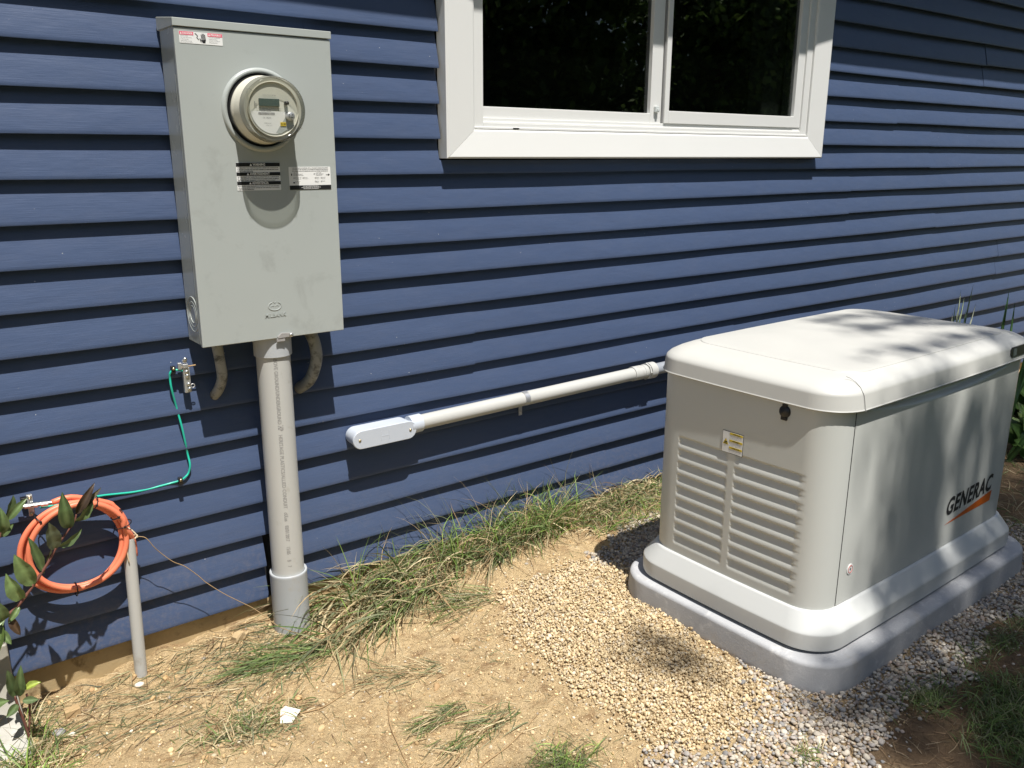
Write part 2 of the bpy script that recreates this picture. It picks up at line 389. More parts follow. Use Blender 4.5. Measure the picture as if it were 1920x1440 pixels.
# ------------------------------------------------------------------ house
house = empty('house', (3, 0, -.1), 'house wall clad in dark blue vinyl lap siding with one white window', 'house')
CH = .1143; DEP = .0278
WX0, WX1, WZ0, WZ1 = 1.627, 3.806, 1.417, 2.66
BX0, BX1, BZ0, BZ1 = .745, 1.163, .92, 1.775
JOINTS = {0: [-.9, 2.46, 5.2], 1: [.2, 3.9], 2: [-.4, 3.278, 6.9], 3: [1.763, 5.918], 4: [-1.1, 5.058, 7.7], 5: [4.133, 8.2], 6: [-.6, 4.9], 7: [4.5], 8: [5.4], 9: [6.1], 10: [4.2], 11: [5.0], 12: [4.4]}
def siding():
    V = []; F = []; r = random.Random(4)
    prof = [(.0315, .0035), (.0022, .0006), (.0, .0002), (-.0006, .0022), (.0004, .012), (.0118, .058), (DEP, CH+.004)]
    for c in range(26):
        zb = c*CH
        js = sorted(JOINTS.get(c//2, []))
        edges = [-2.5]+js+[11.0]
        for si in range(len(edges)-1):
            a, b = edges[si], edges[si+1]
            oy = (.0008 if si % 2 else -.0008)*(1 if c//2 % 2 else -1); oz = (.0014 if si % 2 else -.0008)
            spans = [(a, b, 0.0, CH+.004)]
            def cut(spans, x0, x1, z0, z1):
                out = []
                for (p, q, lo, hi) in spans:
                    if q <= x0 or p >= x1 or zb+hi <= z0 or zb+lo >= z1: out.append((p, q, lo, hi)); continue
                    if p < x0: out.append((p, x0, lo, hi))
                    if q > x1: out.append((x1, q, lo, hi))
                    m0, m1 = max(p, x0), min(q, x1)
                    if zb+lo < z0: out.append((m0, m1, lo, z0-zb))
                    if zb+hi > z1: out.append((m0, m1, z1-zb, hi))
                return out
            spans = cut(spans, WX0, WX1, WZ0, WZ1); spans = cut(spans, BX0, BX1, BZ0, BZ1)
            if c < 2: spans = cut(spans, .917, 1.03, -.1, 1.93*CH)
            for (p, q, lo, hi) in spans:
                n = max(2, int((q-p)/.05)+1); base = len(V)
                pr = []
                for (y, z) in prof:
                    if z < lo-1e-6 and lo > 1e-3: continue
                    pr.append((y, min(z, hi)))
                    if z > hi: break
                if lo > 1e-3: pr = [(DEP*lo/CH, lo)]+pr
                m = len(pr)
                for i in range(n):
                    x = p+(q-p)*i/(n-1)
                    wz = .0011*math.sin(x*1.7+c*1.3)+.0008*math.sin(x*4.1+c*2.7+si)
                    wy = .0011*math.sin(x*2.3+c*2.1)+.0007*math.sin(x*7.3+c)
                    for (y, z) in pr: V.append((x, y+oy+wy, zb+z+oz+(wz if z < .05 else wz)))
                for i in range(n-1):
                    for k in range(m-1):
                        F.append((base+i*m+k, base+(i+1)*m+k, base+(i+1)*m+k+1, base+i*m+k+1))
    me = bpy.data.meshes.new('siding'); me.from_pydata(V, [], F); me.update()
    o = link('siding', me, house, [M['siding']], True); me.set_sharp_from_angle(angle=R(50)); return o
siding()
b = MB()
for (x0, x1, z0, z1) in ((-2.5, WX0+.05, -.02, 2.97), (WX1-.05, 11, -.02, 2.97), (WX0+.05, WX1-.05, -.02, WZ0+.05), (WX0+.05, WX1-.05, WZ1-.05, 2.97)):
    b.box(x0, x1, .034, .13, z0, z1)
b.build('sheathing', 'sheathing', house)
b = MB(); b.box(-2.5, 11, .028, .25, -.5, -.012); b.build('foundation', 'foundation', house)
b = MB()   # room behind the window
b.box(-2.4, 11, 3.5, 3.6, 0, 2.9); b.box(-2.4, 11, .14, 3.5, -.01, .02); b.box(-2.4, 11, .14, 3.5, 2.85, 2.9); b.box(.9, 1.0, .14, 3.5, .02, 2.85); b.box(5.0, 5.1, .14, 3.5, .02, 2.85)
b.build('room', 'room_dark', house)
roof = MB()
roof.box(-2.8, 11.3, -.30, .03, 2.865, 2.885)
roof.add([(-2.8,-.34,2.90),(11.3,-.34,2.90),(11.3,4.2,4.6),(-2.8,4.2,4.6),(-2.8,-.34,2.94),(11.3,-.34,2.94),(11.3,4.2,4.64),(-2.8,4.2,4.64)], [(0,1,2,3),(4,7,6,5),(0,4,5,1),(3,2,6,7),(0,3,7,4),(1,5,6,2)])
ro = roof.build('roof', 'shingle', house)
gut = MB(); gut.box(-2.8, 11.3, -.305, -.29, 2.78, 2.90); gut.box(-2.8, 11.3, -.40, -.305, 2.80, 2.90); gut.build('gutter', 'white_trim', ro, bevel=.004)

# window
win = MB()
# mitred casing: sloped profile boards
def casing(mb):
    O = (1.634, 3.799, 1.424, 2.66); I = (1.757, 3.684, 1.521, 2.563)
    prof = [(0.0, .022), (0.0, -.030), (.06, -.034), (.94, -.022), (1.0, -.018), (1.0, .03)]
    for side in range(4):
        def P(t_, y, end):
            x0, x1, z0, z1 = [O[k]+(I[k]-O[k])*t_ for k in range(4)]
            g = .0006
            return {0: [(x0+g, y, z0), (x1-g, y, z0)], 1: [(x1, y, z0+g), (x1, y, z1-g)], 2: [(x1-g, y, z1), (x0+g, y, z1)], 3: [(x0, y, z1-g), (x0, y, z0+g)]}[side][end]
        mb.loft([[P(t_, y, 0) for t_, y in prof], [P(t_, y, 1) for t_, y in prof]])
casing(win)
wo_ = win.build('window', 'white_trim', house, auto=20)
fr = MB()
fr.box(1.758, 1.800, -.010, .08, 1.523, 2.56); fr.box(3.640, 3.683, -.010, .08, 1.523, 2.56)
fr.box(1.800, 3.640, -.010, .08, 1.523, 1.545); fr.box(1.800, 3.640, .002, .08, 1.545, 1.562); fr.box(1.800, 3.640, -.010, .08, 2.52, 2.56)
fr.box(1.80, 3.64, -.006, .0015, 1.5452, 1.549)
fr.box(1.7585, 3.6825, -.016, -.0105, 1.523, 1.531)
fr.build('frame', 'white_vinyl', wo_, bevel=.0025)
s1 = MB(); zA = 1.562
s1.box(1.8005, 1.8065, .010, .05, zA, 2.52); s1.box(2.643, 2.705, .010, .05, zA, 2.52); s1.box(1.8065, 2.643, .010, .05, zA, 1.600); s1.box(1.8065, 2.643, .010, .05, 2.47, 2.52)
s1.build('sash', 'white_vinyl', wo_, bevel=.002)
s2 = MB(); s2.box(2.712, 2.738, -.004, .03, zA, 2.52); s2.box(3.588, 3.6395, -.002, .03, zA, 2.52); s2.box(2.738, 3.588, -.004, .03, zA, 1.612); s2.box(2.738, 3.588, -.004, .03, 2.47, 2.52)
s2.box(3.586, 3.594, .0305, .07, 1.58, 2.5)
s2.build('sash', 'white_vinyl', wo_, bevel=.002)
p = MB(); p.box(1.8067, 2.6428, .028, .031, 1.6002, 2.47); p.build('pane', 'glass', wo_)
p = MB(); p.box(2.7382, 3.5858, .014, .017, 1.6122, 2.47); p.build('pane', 'glass', wo_)
for qa, qb, qy in ((1.8067, 2.6428, .036), (2.7382, 3.5858, .022)):
    p = MB(); p.add([(qa,qy,1.60),(qb,qy,1.60),(qb,qy,2.47),(qa,qy,2.47)], [(0,1,2,3)]); p.build('insect_screen', 'screen_mesh_veil', wo_)  # screen planes, also added to lift the dark panes with grey
sx = MB(); sx.box(2.7052, 2.7118, .004, .045, zA, 2.52); sx.build('weatherstrip', 'ink_soft', wo_)
lt = MB(); lt.box(2.662, 2.684, -.002, .0095, 1.605, 1.628); lt.box(2.668, 2.680, -.008, -.002, 1.607, 1.618); lt.build('latch', 'latch_grey', wo_, bevel=.002)
wh = MB(); wh.box(1.925, 1.952, -.0178, -.0163, 1.5245, 1.5295); wh.build('weep_slot', 'black_plastic', wo_)
# lit interior jamb seen through the right pane
ij = MB(); ij.box(3.46, 3.60, .09, .17, 1.50, 2.6); ij.build('inner_jamb', 'white_vinyl', wo_)
# downspout at the left
ds = MB(); ds.box(.088, .152, -.075, -.010, .135, 2.86); ds.build('downspout', 'downspout_shaded', house, bevel=.006)
ds = MB(); L = []
for (x0, x1, y0, y1, z) in ((.084, .156, -.080, -.006, .15), (.084, .157, -.084, -.006, .05), (.085, .163, -.16, -.03, -.05), (.086, .168, -.26, -.12, -.11), (.086, .168, -.28, -.18, -.125)):
    L.append([(x0, y0, z), (x1, y0, z), (x1, y1, z), (x0, y1, z)])
ds.loft(L); ds.build('downspout_elbow', 'downspout_shaded', house, bevel=.006)
# plastic splash strip beside downspout left out

# ------------------------------------------------------------------ meter box
mb = empty('meter_box', (.954, -.06, .905), 'tall grey steel electric meter enclosure with warning stickers on the blue siding', 'meter box')
x0, x1 = .736, 1.172
b = MB(); b.box(x0+.001, x1-.001, -.119, -.002, .909, 1.762); b.build('enclosure', 'box_side', mb, bevel=.0015)
b = MB(); b.box(x0-.0015, x1+.0015, -.133, -.1195, .906, 1.755); b.build('cover', 'box_grey', mb, bevel=.0022, seg=3)
b = MB(); b.add([(x0-.004,-.1365,1.757),(x1+.004,-.1365,1.757),(x1+.005,0,1.757),(x0-.005,0,1.757),(x0-.004,-.1365,1.777),(x1+.004,-.1365,1.777),(x1+.005,0,1.792),(x0-.005,0,1.792)], [(0,3,2,1),(4,5,6,7),(0,1,5,4),(1,2,6,5),(2,3,7,6),(3,0,4,7)])
b.build('top_cap', 'box_grey', mb, bevel=.0015)
b = MB(); b.box(x0-.0005, x0+.0009, -.112, -.106, .915, 1.64); b.build('side_rib', 'box_side', mb)
for rr in (.050, .036, .025):
    b = MB(); b.tube([(x0+.0006, -.064+rr*math.cos(a)*.98, .993+rr*math.sin(a)) for a in np.linspace(0, 2*math.pi, 49)], .0014, 6, False); b.build('knockout_ring', 'box_side', mb, smooth=True)
# latch
lt = MB(); lt.box(.952, .978, -.1375, -.1332, .896, .906); lt.add([(.955,-.1335,.906),(1.0,-.1335,.908),(1.004,-.1335,.918),(.968,-.1335,.922),(.955,-.1335,.912)]+[(.955,-.139,.906),(1.0,-.139,.908),(1.004,-.139,.918),(.968,-.139,.922),(.955,-.139,.912)], [(0,1,2,3,4),(9,8,7,6,5),(0,5,6,1),(1,6,7,2),(2,7,8,3),(3,8,9,4),(4,9,5,0)])
lo = lt.build('latch', 'stone_grey', mb, bevel=.001)
b = MB(); b.lathe([(.006,0),(.006,.003),(.004,.0045),(.0001,.0045)], (.997,-.139,.913), (0,-1,0), 16, True); b.build('screw', 'screw_metal', lo, smooth=True)
# embossed mark and name
b = MB()
def ell(cx, cz, rx, rz, a0, a1, r=.0009, n=24):
    b.tube([(cx+rx*math.cos(a), -.1333, cz+rz*math.sin(a)) for a in np.linspace(R(a0), R(a1), n)], r, 6)
ell(.9545, 1.004, .0195, .0125, 118, 422 if False else 420, .0013); ell(.947, 1.002, .0045, .004, 10, 170); ell(.961, 1.002, .0045, .004, 10, 170)
b.tube([(.950,-.1333,1.0175),(.9545,-.1333,1.0125),(.959,-.1333,1.0175)], .001, 6)
add_text(b, 'MILBANK', (.923, -.1331, .972), UX, UZ, .064, .0115, off=.0006, bold=.02, extrude=.0008)
b.build('embossed_mark', 'embossed', mb)
for cx, cz, s_ in ((1.118, 1.618, .022), (1.105, 1.605, .012)): pass
# stickers
def plate(name, mat, x0, x1, z0, z1, y, parent, th=.0006, r=.002):
    b = MB(); n = 5; L = []
    for cx, cz, a0 in ((x1-r, z0+r, -90), (x1-r, z1-r, 0), (x0+r, z1-r, 90), (x0+r, z0+r, 180)):
        L += [(cx+r*math.cos(R(a0+90*i/n)), cz+r*math.sin(R(a0+90*i/n))) for i in range(n+1)]
    b.loft([[(x, y, z) for x, z in L], [(x, y-th, z) for x, z in L]]); return b.build(name, mat, parent)
Yc = -.1332
dl = plate('danger_label', 'sticker_white', .7475, .8605, 1.7165, 1.7455, Yc, mb)
for xa, xb, wd_ in ((.7480, .7845, 'DANGER'), (.8215, .8600, 'PELIGRO')):
    b = MB(); b.box(xa, xb, Yc-.0010, Yc-.0007, 1.7370, 1.7450); hd = b.build('header', 'sticker_pink', dl)
    b = MB(); add_text(b, wd_, (xa+.0082, Yc-.0011, 1.7388), UX, UZ, .0265, .0045, bold=.03)
    xx = xa+.0017; b.add([(xx, Yc-.0011, 1.7385), (xx+.005, Yc-.0011, 1.7385), (xx+.0025, Yc-.0011, 1.7435)], [(0,1,2)])
    b.build('heading_text', 'sticker_white', dl)
b = MB()
for i, (l1, l2) in enumerate((('Hazardous voltage.', 'Tension peligrosa.'), ('Will cause severe injury', 'Puede causar lesiones'), ('or death. Turn off all', 'graves o la muerte.'), ('power before opening.', 'Desconecte antes.'))):
    z = 1.7332-i*.0040
    add_text(b, l1, (.7505, Yc-.0009, z), UX, UZ, .020+.009*(i % 2), .0021); add_text(b, l2, (.8245, Yc-.0009, z), UX, UZ, .022+.008*((i+1) % 2), .0021)
add_text(b, 'High voltage inside enclosure', (.7505, Yc-.0009, 1.7182), UX, UZ, .031, .0017)
# shocked hand pictogram
for k, (fx, fz) in enumerate(((.8045,.740),(.8075,.7425),(.8105,.7425),(.8135,.7405))):
    b.tube([(fx+.0015, Yc-.0009, 1.7265), (fx, Yc-.0009, 1.0+fz)], .00105, 6)
b.tube([(.8035, Yc-.0009, 1.7225), (.8005, Yc-.0009, 1.7305)], .0011, 6)
b.add([(.8035, Yc-.0009, 1.7275), (.8075, Yc-.0009, 1.7195), (.814, Yc-.0009, 1.7195), (.8165, Yc-.0009, 1.7285), (.8085, Yc-.0009, 1.7265)], [(0,1,2,3,4)])
b.tube([(.7885, Yc-.0009, 1.7425), (.7955, Yc-.0009, 1.7365), (.7925, Yc-.0009, 1.7325), (.7975, Yc-.0009, 1.7275)], .0008, 6)
b.build('print', 'ink', dl)
wl = plate('warning_label', 'sticker_white', .870, .9975, 1.338, 1.4145, Yc, mb)
b = MB()
for z0, z1 in ((1.4035, 1.4140), (1.3785, 1.3880), (1.3535, 1.3630)): b.box(.8702, .9973, Yc-.0010, Yc-.0007, z0, z1)
b.build('band', 'sticker_black', wl)
b = MB()
for body, z, xw, wd in (('WARNING', 1.4055, .918, .036), ('AVERTISSEMENT', 1.3802, .908, .058), ('ADVERTENCIA', 1.3552, .913, .048)):
    add_text(b, body, (xw, Yc-.0012, z), UX, UZ, wd, .0072, bold=.03)
    xx = xw-.009; b.add([(xx, Yc-.0012, z), (xx+.007, Yc-.0012, z), (xx+.0035, Yc-.0012, z+.0063)], [(0,1,2)])
b.build('heading_text', 'sticker_white', wl)
b = MB()
rows = [('THIS EQUIPMENT MAY ENERGIZE ELECTRIC GENERATOR CONDUCTORS', 1.3985), ('TURN OFF CONNECTED ELECTRIC GENERATOR BEFORE SERVICING', 1.3938), ('UTILITY SUPPLY SOURCES', 1.3893),
        ('CET EQUIPEMENT PEUT ALIMENTER LE CONDUCTEUR DE LA GENERATRICE', 1.3735), ('ET LES ALIMENTER LE CONDUCTEUR AU CONDUCTEUR DE RESEAU', 1.3688), ('METTRE HORS TENSION LA GENERATRICE AVANT', 1.3642),
        ('ESTE EQUIPO PUEDE ENERGIZAR EL CONDUCTOR DE ELECTRICIDAD', 1.3485), ('APAGUE EL GENERADOR ANTES DE DAR SERVICIO AL EQUIPO', 1.3438), ('FUENTES DE SUMINISTRO', 1.3395)]
for i, (s_, z) in enumerate(rows): add_text(b, s_, (.8725, Yc-.0009, z), UX, UZ, .120 if i % 3 < 2 else (.045 if i != 5 else .11), .0027, bold=.03)
b.build('print', 'ink', wl)
il = plate('generator_label', 'sticker_white', 1.0235, 1.154, 1.337, 1.4020, Yc, mb)
b = MB(); b.box(1.0237, 1.1538, Yc-.0010, Yc-.0007, 1.3372, 1.3495); b.build('band', 'sticker_black', il)
b = MB()
for i, s_ in enumerate(('DO NOT REMOVE THIS DECAL', 'NE PAS DECOLLER CETTE ETIQUETTE', 'NO RETIRAR LA ETIQUETA')): add_text(b, s_, (1.066-.006*(i == 1), Yc-.0012, 1.3458-i*.0036), UX, UZ, .048+.012*(i == 1), .0024, bold=.03)
b.build('heading_text', 'sticker_white', il)
b = MB()
for i, s_ in enumerate(('THIS EQUIPMENT IS SUPPLIED WITH A STANDBY GENERATOR SYSTEM', 'CETTE MAISON EST EQUIPEE D UN SYSTEME DE GENERATEUR DE SECOURS', 'ESTA RESIDENCIA ESTA EQUIPADA CON UN SISTEMA GENERADOR')): add_text(b, s_, (1.034, Yc-.0009, 1.3970-i*.0044), UX, UZ, .112, .0025, bold=.03)
for (xx, zz, s_, wd) in ((1.036,1.3835,'FUEL TYPE',.018),(1.036,1.3800,'TYPE DE CARBURANT',.030),(1.036,1.3765,'TIPO DE COMBUSTIBLE',.032),(1.107,1.3835,'LOCATION',.017),(1.107,1.3800,'EMPLACEMENT',.024),(1.107,1.3765,'UBICACION',.020),
        (1.042,1.3705,'Natural Gas',.019),(1.042,1.3668,'Gaz naturel',.018),(1.070,1.3705,'Diesel',.010),(1.070,1.3668,'Propane',.012),(1.108,1.3705,'North',.009),(1.108,1.3668,'Nord',.008),(1.127,1.3705,'South',.010),(1.127,1.3668,'Sud',.008),(1.042,1.3595,'Propane',.015),(1.042,1.3558,'LP gas',.012),(1.108,1.3595,'East',.008),(1.108,1.3558,'Est',.006),(1.127,1.3595,'West',.008)):
    add_text(b, s_, (xx, Yc-.0009, zz), UX, UZ, wd, .0022)
for (xx, zz) in ((1.0385,1.3700),(1.067,1.3700),(1.105,1.3700),(1.124,1.3700),(1.105,1.3600),(1.124,1.3600),(1.102,1.3815)):
    b.tube([(xx+.0018*math.cos(a), Yc-.0009, zz+.0018*math.sin(a)) for a in np.linspace(0, 6.283, 13)], .0003, 4, False)
b.box(1.0300, 1.0330, Yc-.0012, Yc-.0008, 1.377, 1.383); b.box(1.0355, 1.0405, Yc-.0012, Yc-.0008, 1.3555, 1.3590)
b.tube([(1.139, Yc-.0009, 1.3790), (1.147, Yc-.0009, 1.3790)], .0006, 6); b.add([(1.146, Yc-.0010, 1.3755), (1.1515, Yc-.0010, 1.3790), (1.146, Yc-.0010, 1.3825)], [(0,1,2)])
b.build('print', 'ink', il)
# raised meter collar of the cover
mc = (.955, 0, 1.555)
b = MB(); b.lathe([(.1125, .1325), (.1095, .1395), (.104, .1405), (.0985, .1395), (.0975, .1335)], mc, (0,-1,0), 72); b.build('meter_collar', 'box_grey', mb, smooth=True)

# electric meter
em = empty('electric_meter', (.955, -.14, 1.555), 'round cream electric utility meter with clear cover and small dark display', 'electric meter')
b = MB(); b.lathe([(.0975, .1335), (.094, .1340), (.0935, .150)], mc, (0,-1,0), 64); b.build('gasket', 'black_plastic', em, smooth=True)
b = MB(); b.lathe([(.0925, .134), (.0925, .146), (.0905, .150), (.0885, .155), (.087, .160), (.0835, .212), (.082, .217)], mc, (0,-1,0), 72); b.build('base_band', 'meter_cream', em, smooth=True)
b = MB(); b.lathe([(.0815, .2165), (.0001, .2167)], mc, (0,-1,0), 64); face = b.build('face_plate', 'meter_face', em)
b = MB(); b.lathe([(.0855, .196), (.0868, .199), (.0862, .206), (.0845, .232), (.0828, .238), (.079, .2405), (.075, .2385), (.0725, .236)], mc, (0,-1,0), 72); b.build('cover_rim', 'clear_rim', em, smooth=True)
b = MB(); b.lathe([(.0724, .236), (.0001, .2365)], mc, (0,-1,0), 72); b.build('clear_cover', 'clear', em, smooth=True)
b = MB(); b.lathe([(.0730, .2170), (.0715, .2215), (.0700, .222), (.0690, .2170)], mc, (0,-1,0), 64); b.build('inner_ring', 'meter_cream', em, smooth=True)
for a in (35, 145, 215, 325):
    b = MB(); ca, sa = math.cos(R(a)), math.sin(R(a))
    b.tube([(.955+.086*ca, -.216, 1.555+.086*sa), (.955+.0855*ca, -.239, 1.555+.0855*sa), (.955+.074*ca, -.2415, 1.555+.074*sa)], .0016, 6); b.build('cover_tab', 'clear', em)
FY = -.2182
b = MB(); b.box(.915, .972, FY-.004, FY+.0005, 1.5625, 1.582); dsp = b.build('display', 'lcd', face, bevel=.0008)
b = MB(); n = 30; pts = [(.955+.064*math.cos(a), FY-.0002, 1.555+.064*math.sin(a)) for a in np.linspace(R(185), R(292), n)]
pts += [(.984, FY-.0002, 1.505), (.990, FY-.0002, 1.535), (1.014, FY-.0002, 1.549)]
b.add(pts, [tuple(range(len(pts)))]); b.build('nameplate', 'meter_white', face)
b = MB(); b.add([(.958,FY-.0004,1.494),(.972,FY-.0004,1.492),(1.010,FY-.0004,1.513),(1.012,FY-.0004,1.546),(.994,FY-.0004,1.546),(.984,FY-.0004,1.530)], [tuple(range(6))]); b.build('lower_panel', 'box_grey', face)
b = MB(); b.lathe([(.0115,0),(.0115,.012),(.010,.0135),(.0001,.0135)], (.999, FY, 1.538), (0,-1,0), 24, True); sk = b.build('optical_port', 'zinc', face, smooth=True)
b = MB()
for dx, dz in ((-.005,.004),(.005,.004),(0,-.003),(-.005,-.002),(.004,-.003)): b.lathe([(.0018,0),(.0001,.001)], (.999+dx, FY-.0136, 1.538+dz), (0,-1,0), 10)
b.build('pin_hole', 'ink', sk)
b = MB(); b.lathe([(.0052,0),(.005,.012),(.0001,.013)], (.991, FY, 1.572), (0,-1,0), 20, True); b.build('button', 'black_plastic', face, smooth=True)
b = MB(); b.box(.972, .988, FY-.002, FY+.001, 1.512, 1.522); yl = b.build('class_label', 'sticker_yellow', face)
b = MB(); add_text(b, 'CL 320', (.9732, FY-.0023, 1.5145), UX, UZ, .0135, .005, bold=.02); b.build('class_text', 'ink', face)
b = MB()
add_text(b, 'CL200 240V 3W TYPE FM2S TA30', (.907, FY-.0008, 1.5555), UX, UZ, .070, .0028); add_text(b, '00402 1960523', (.920, FY-.0008, 1.5495), UX, UZ, .028, .0034, bold=.03)
rb = random.Random(3); xx = .912
while xx < .957:
    wd = rb.choice((.0005, .0009, .0013)); b.box(xx, xx+wd, FY-.0010, FY-.0006, 1.5405, 1.5465); xx += wd+rb.choice((.0005, .0008))
add_text(b, '131 192 81', (.924, FY-.0008, 1.5305), UX, UZ, .022, .0045); add_text(b, 'Transformer rated', (.926, FY-.0008, 1.518), UX, UZ, .020, .0022); add_text(b, 'kWh per pulse 1.0', (.932, FY-.0008, 1.512), UX, UZ, .018, .0022)
b.build('print', 'ink_soft', face); b = MB()
add_text(b, 'SOLID STATE METER', (.928, FY-.0004, 1.5895), UX, UZ, .036, .0026)
b.build('print', 'ink_soft', face); b = MB()
b.box(.903, .9045, FY-.001, FY-.0005, 1.562, 1.574); b.box(.9065, .908, FY-.001, FY-.0005, 1.562, 1.570)
b.build('print', 'ink_soft', face)

# ------------------------------------------------------------------ main service conduit
cx, cy, cr = .963, -.070, .0512
sc_ = empty('service_conduit', (cx, cy, -.11), 'thick pale grey plastic conduit running from the meter enclosure into the dirt', 'conduit')
b = MB(); b.lathe([(.057, .905), (.057, .846), (.0555, .8445), (.0515, .8445)], (cx, cy, 0), (0,0,1), 48); b.build('coupling', 'pvc_blue', sc_, smooth=True, auto=40)
b = MB(); b.lathe([(cr, .86), (cr, .08)], (cx, cy, 0), (0,0,1), 48); pp = b.build('pipe', 'pvc_grey', sc_, smooth=True)
b = MB(); b.lathe([(cr+.001, .118), (cr+.006, .121), (.0595, .120), (.0605, .116), (.0595, .110), (.0590, -.16)], (cx, cy, 0), (0,0,1), 48); b.build('sleeve', 'pvc_blue', sc_, smooth=True)
b = MB()
a0 = math.atan2(-.4, -.18)
def wrap(ang0):
    def mf(a, bb, c):
        th = ang0+bb/cr; rr = cr+.0004
        return (cx+rr*math.cos(th), cy+rr*math.sin(th), .862-a)
    return mf
def ptxt(body, start, length, h=.0115, bold=.012):
    vs, fs = text_geo(body, bold); xs = [p[0] for p in vs]; ys = [p[1] for p in vs]
    mf = wrap(R(-112)); sx_ = length/(max(xs)-min(xs)); sy_ = h/(max(ys)-min(ys))
    b.add([mf(start+(p[0]-min(xs))*sx_, (p[1]-min(ys))*sy_, 0) for p in vs], fs)
ptxt('ABOVE GROUND/UNDERGROUND', .012, .215); ptxt('HERITAGE PLASTICS/ALLIED CONDUIT', .262, .245); ptxt('cULus', .520, .03); ptxt('03/01/2017', .565, .055); ptxt('15:05', .640, .025); ptxt('B', .685, .006); ptxt('7', .705, .006)
ptxt('HP', .232, .017, .016, .05)
b.build('printed_text', 'ink_faint', pp)
# bent pipes behind the box
for nm, pts, r, lab in (('bent_pipe', [(.800,-.045,.915),(.806,-.048,.85),(.812,-.040,.79),(.806,-.016,.748),(.800,.012,.722)], .0155, 'left of two curved dirty pipe stubs entering the siding below the meter enclosure'),
                   ('bent_pipe', [(1.088,-.045,.915),(1.108,-.052,.86),(1.112,-.050,.80),(1.095,-.03,.735),(1.070,.01,.70)], .019, 'right of two curved dirty pipe stubs entering the siding, beside the thick conduit')):
    b = MB(); b.tube(catmull(pts, 6), r, 20); o = b.build(nm, 'pvc_old', None, smooth=True); tag(o, lab, 'pipe', 'curved pipe stubs under the meter enclosure')

# ------------------------------------------------------------------ bonding bar, green wire, clips
bb = empty('grounding_bar', (.712, -.02, .80), 'small metal grounding terminal bar with screws below the meter enclosure', 'terminal bar')
b = MB(); b.box(.7045, .7235, -.026, -.012, .7545, .8300); b.box(.7035, .7195, -.030, -.010, .8302, .842); b.box(.692, .7028, -.024, -.014, .826, .846); b.box(.706, .718, -.026, -.014, .845, .853); b.build('block', 'zinc', bb, bevel=.0015)
for (sx_, sz) in ((.7125,.856),(.714,.818),(.7150,.806),(.7165,.780),(.7180,.766)):
    b = MB(); b.lathe([(.0058,0),(.0056,.0035),(.003,.0052),(.0001,.0054)], (sx_, -.026, sz), (0,-1,0), 16, True)
    b.box(sx_-.004, sx_+.004, -.0318, -.0310, sz-.0006, sz+.0006); b.build('screw', 'screw_metal', bb, smooth=False)
b = MB(); b.tube([(.7285+.0055*math.cos(a), -.024, .773+.0055*math.sin(a)) for a in np.linspace(0, 6.283, 17)], .0014, 8, False); b.build('ring_tab', 'zinc', bb, smooth=True)
b = MB(); b.tube([(.700,-.022,.832),(.742,-.024,.834)], .0022, 8); b.build('pin', 'dry_stem', bb)
b = MB(); b.tube(catmull([(.706,-.020,.821),(.694,-.012,.8235),(.679,-.009,.8235),(.6715,-.007,.815),(.671,-.004,.80),(.672,-.006,.767),(.684,.004,.70),(.690,-.004,.65),(.696,-.003,.597),(.701,.004,.56),(.7025,-.006,.525),(.697,-.005,.50),(.686,-.007,.489),(.67,-.006,.4805),(.640,.0,.4755),(.609,.001,.4735),(.575,.002,.4715),(.533,.0,.4735),(.49,-.001,.479),(.447,-.004,.485),(.391,-.010,.488),(.34,-.012,.488),(.29,-.012,.492)], 6), .0031, 10)
o = b.build('ground_wire', 'green_wire', None, smooth=True); tag(o, 'thin bright green grounding wire running down and left across the siding', 'wire')
for i, (qx, qz, lab) in enumerate(((.681, .8285, 'small black wire clip with brass screw beside the metal terminal bar'), (.669, .4835, 'small black wire clip with brass screw at the lower bend of the green wire'))):
    e = empty('wire_clip', (qx, -.008, qz), lab, 'clip', 'clips holding the green wire')
    b = MB(); b.box(qx-.0062, qx+.0062, -.0145, -.0015, qz-.014, qz+.008); b.build('clip_body', 'black_plastic', e, bevel=.0015)
    b = MB(); b.lathe([(.0045,0),(.004,.003),(.0001,.0036)], (qx, -.0146, qz+.001), (0,-1,0), 14, True); b.build('screw', 'brass', e, smooth=True)

# ------------------------------------------------------------------ coil of orange cable
cc = empty('cable_coil', (.36, -.03, .37), 'coil of orange cable tied with black zip ties hanging on the siding', 'cable coil')
b = MB(); ctr = Vector((.3600, 0, .3700)); pts = []
rc = random.Random(8)
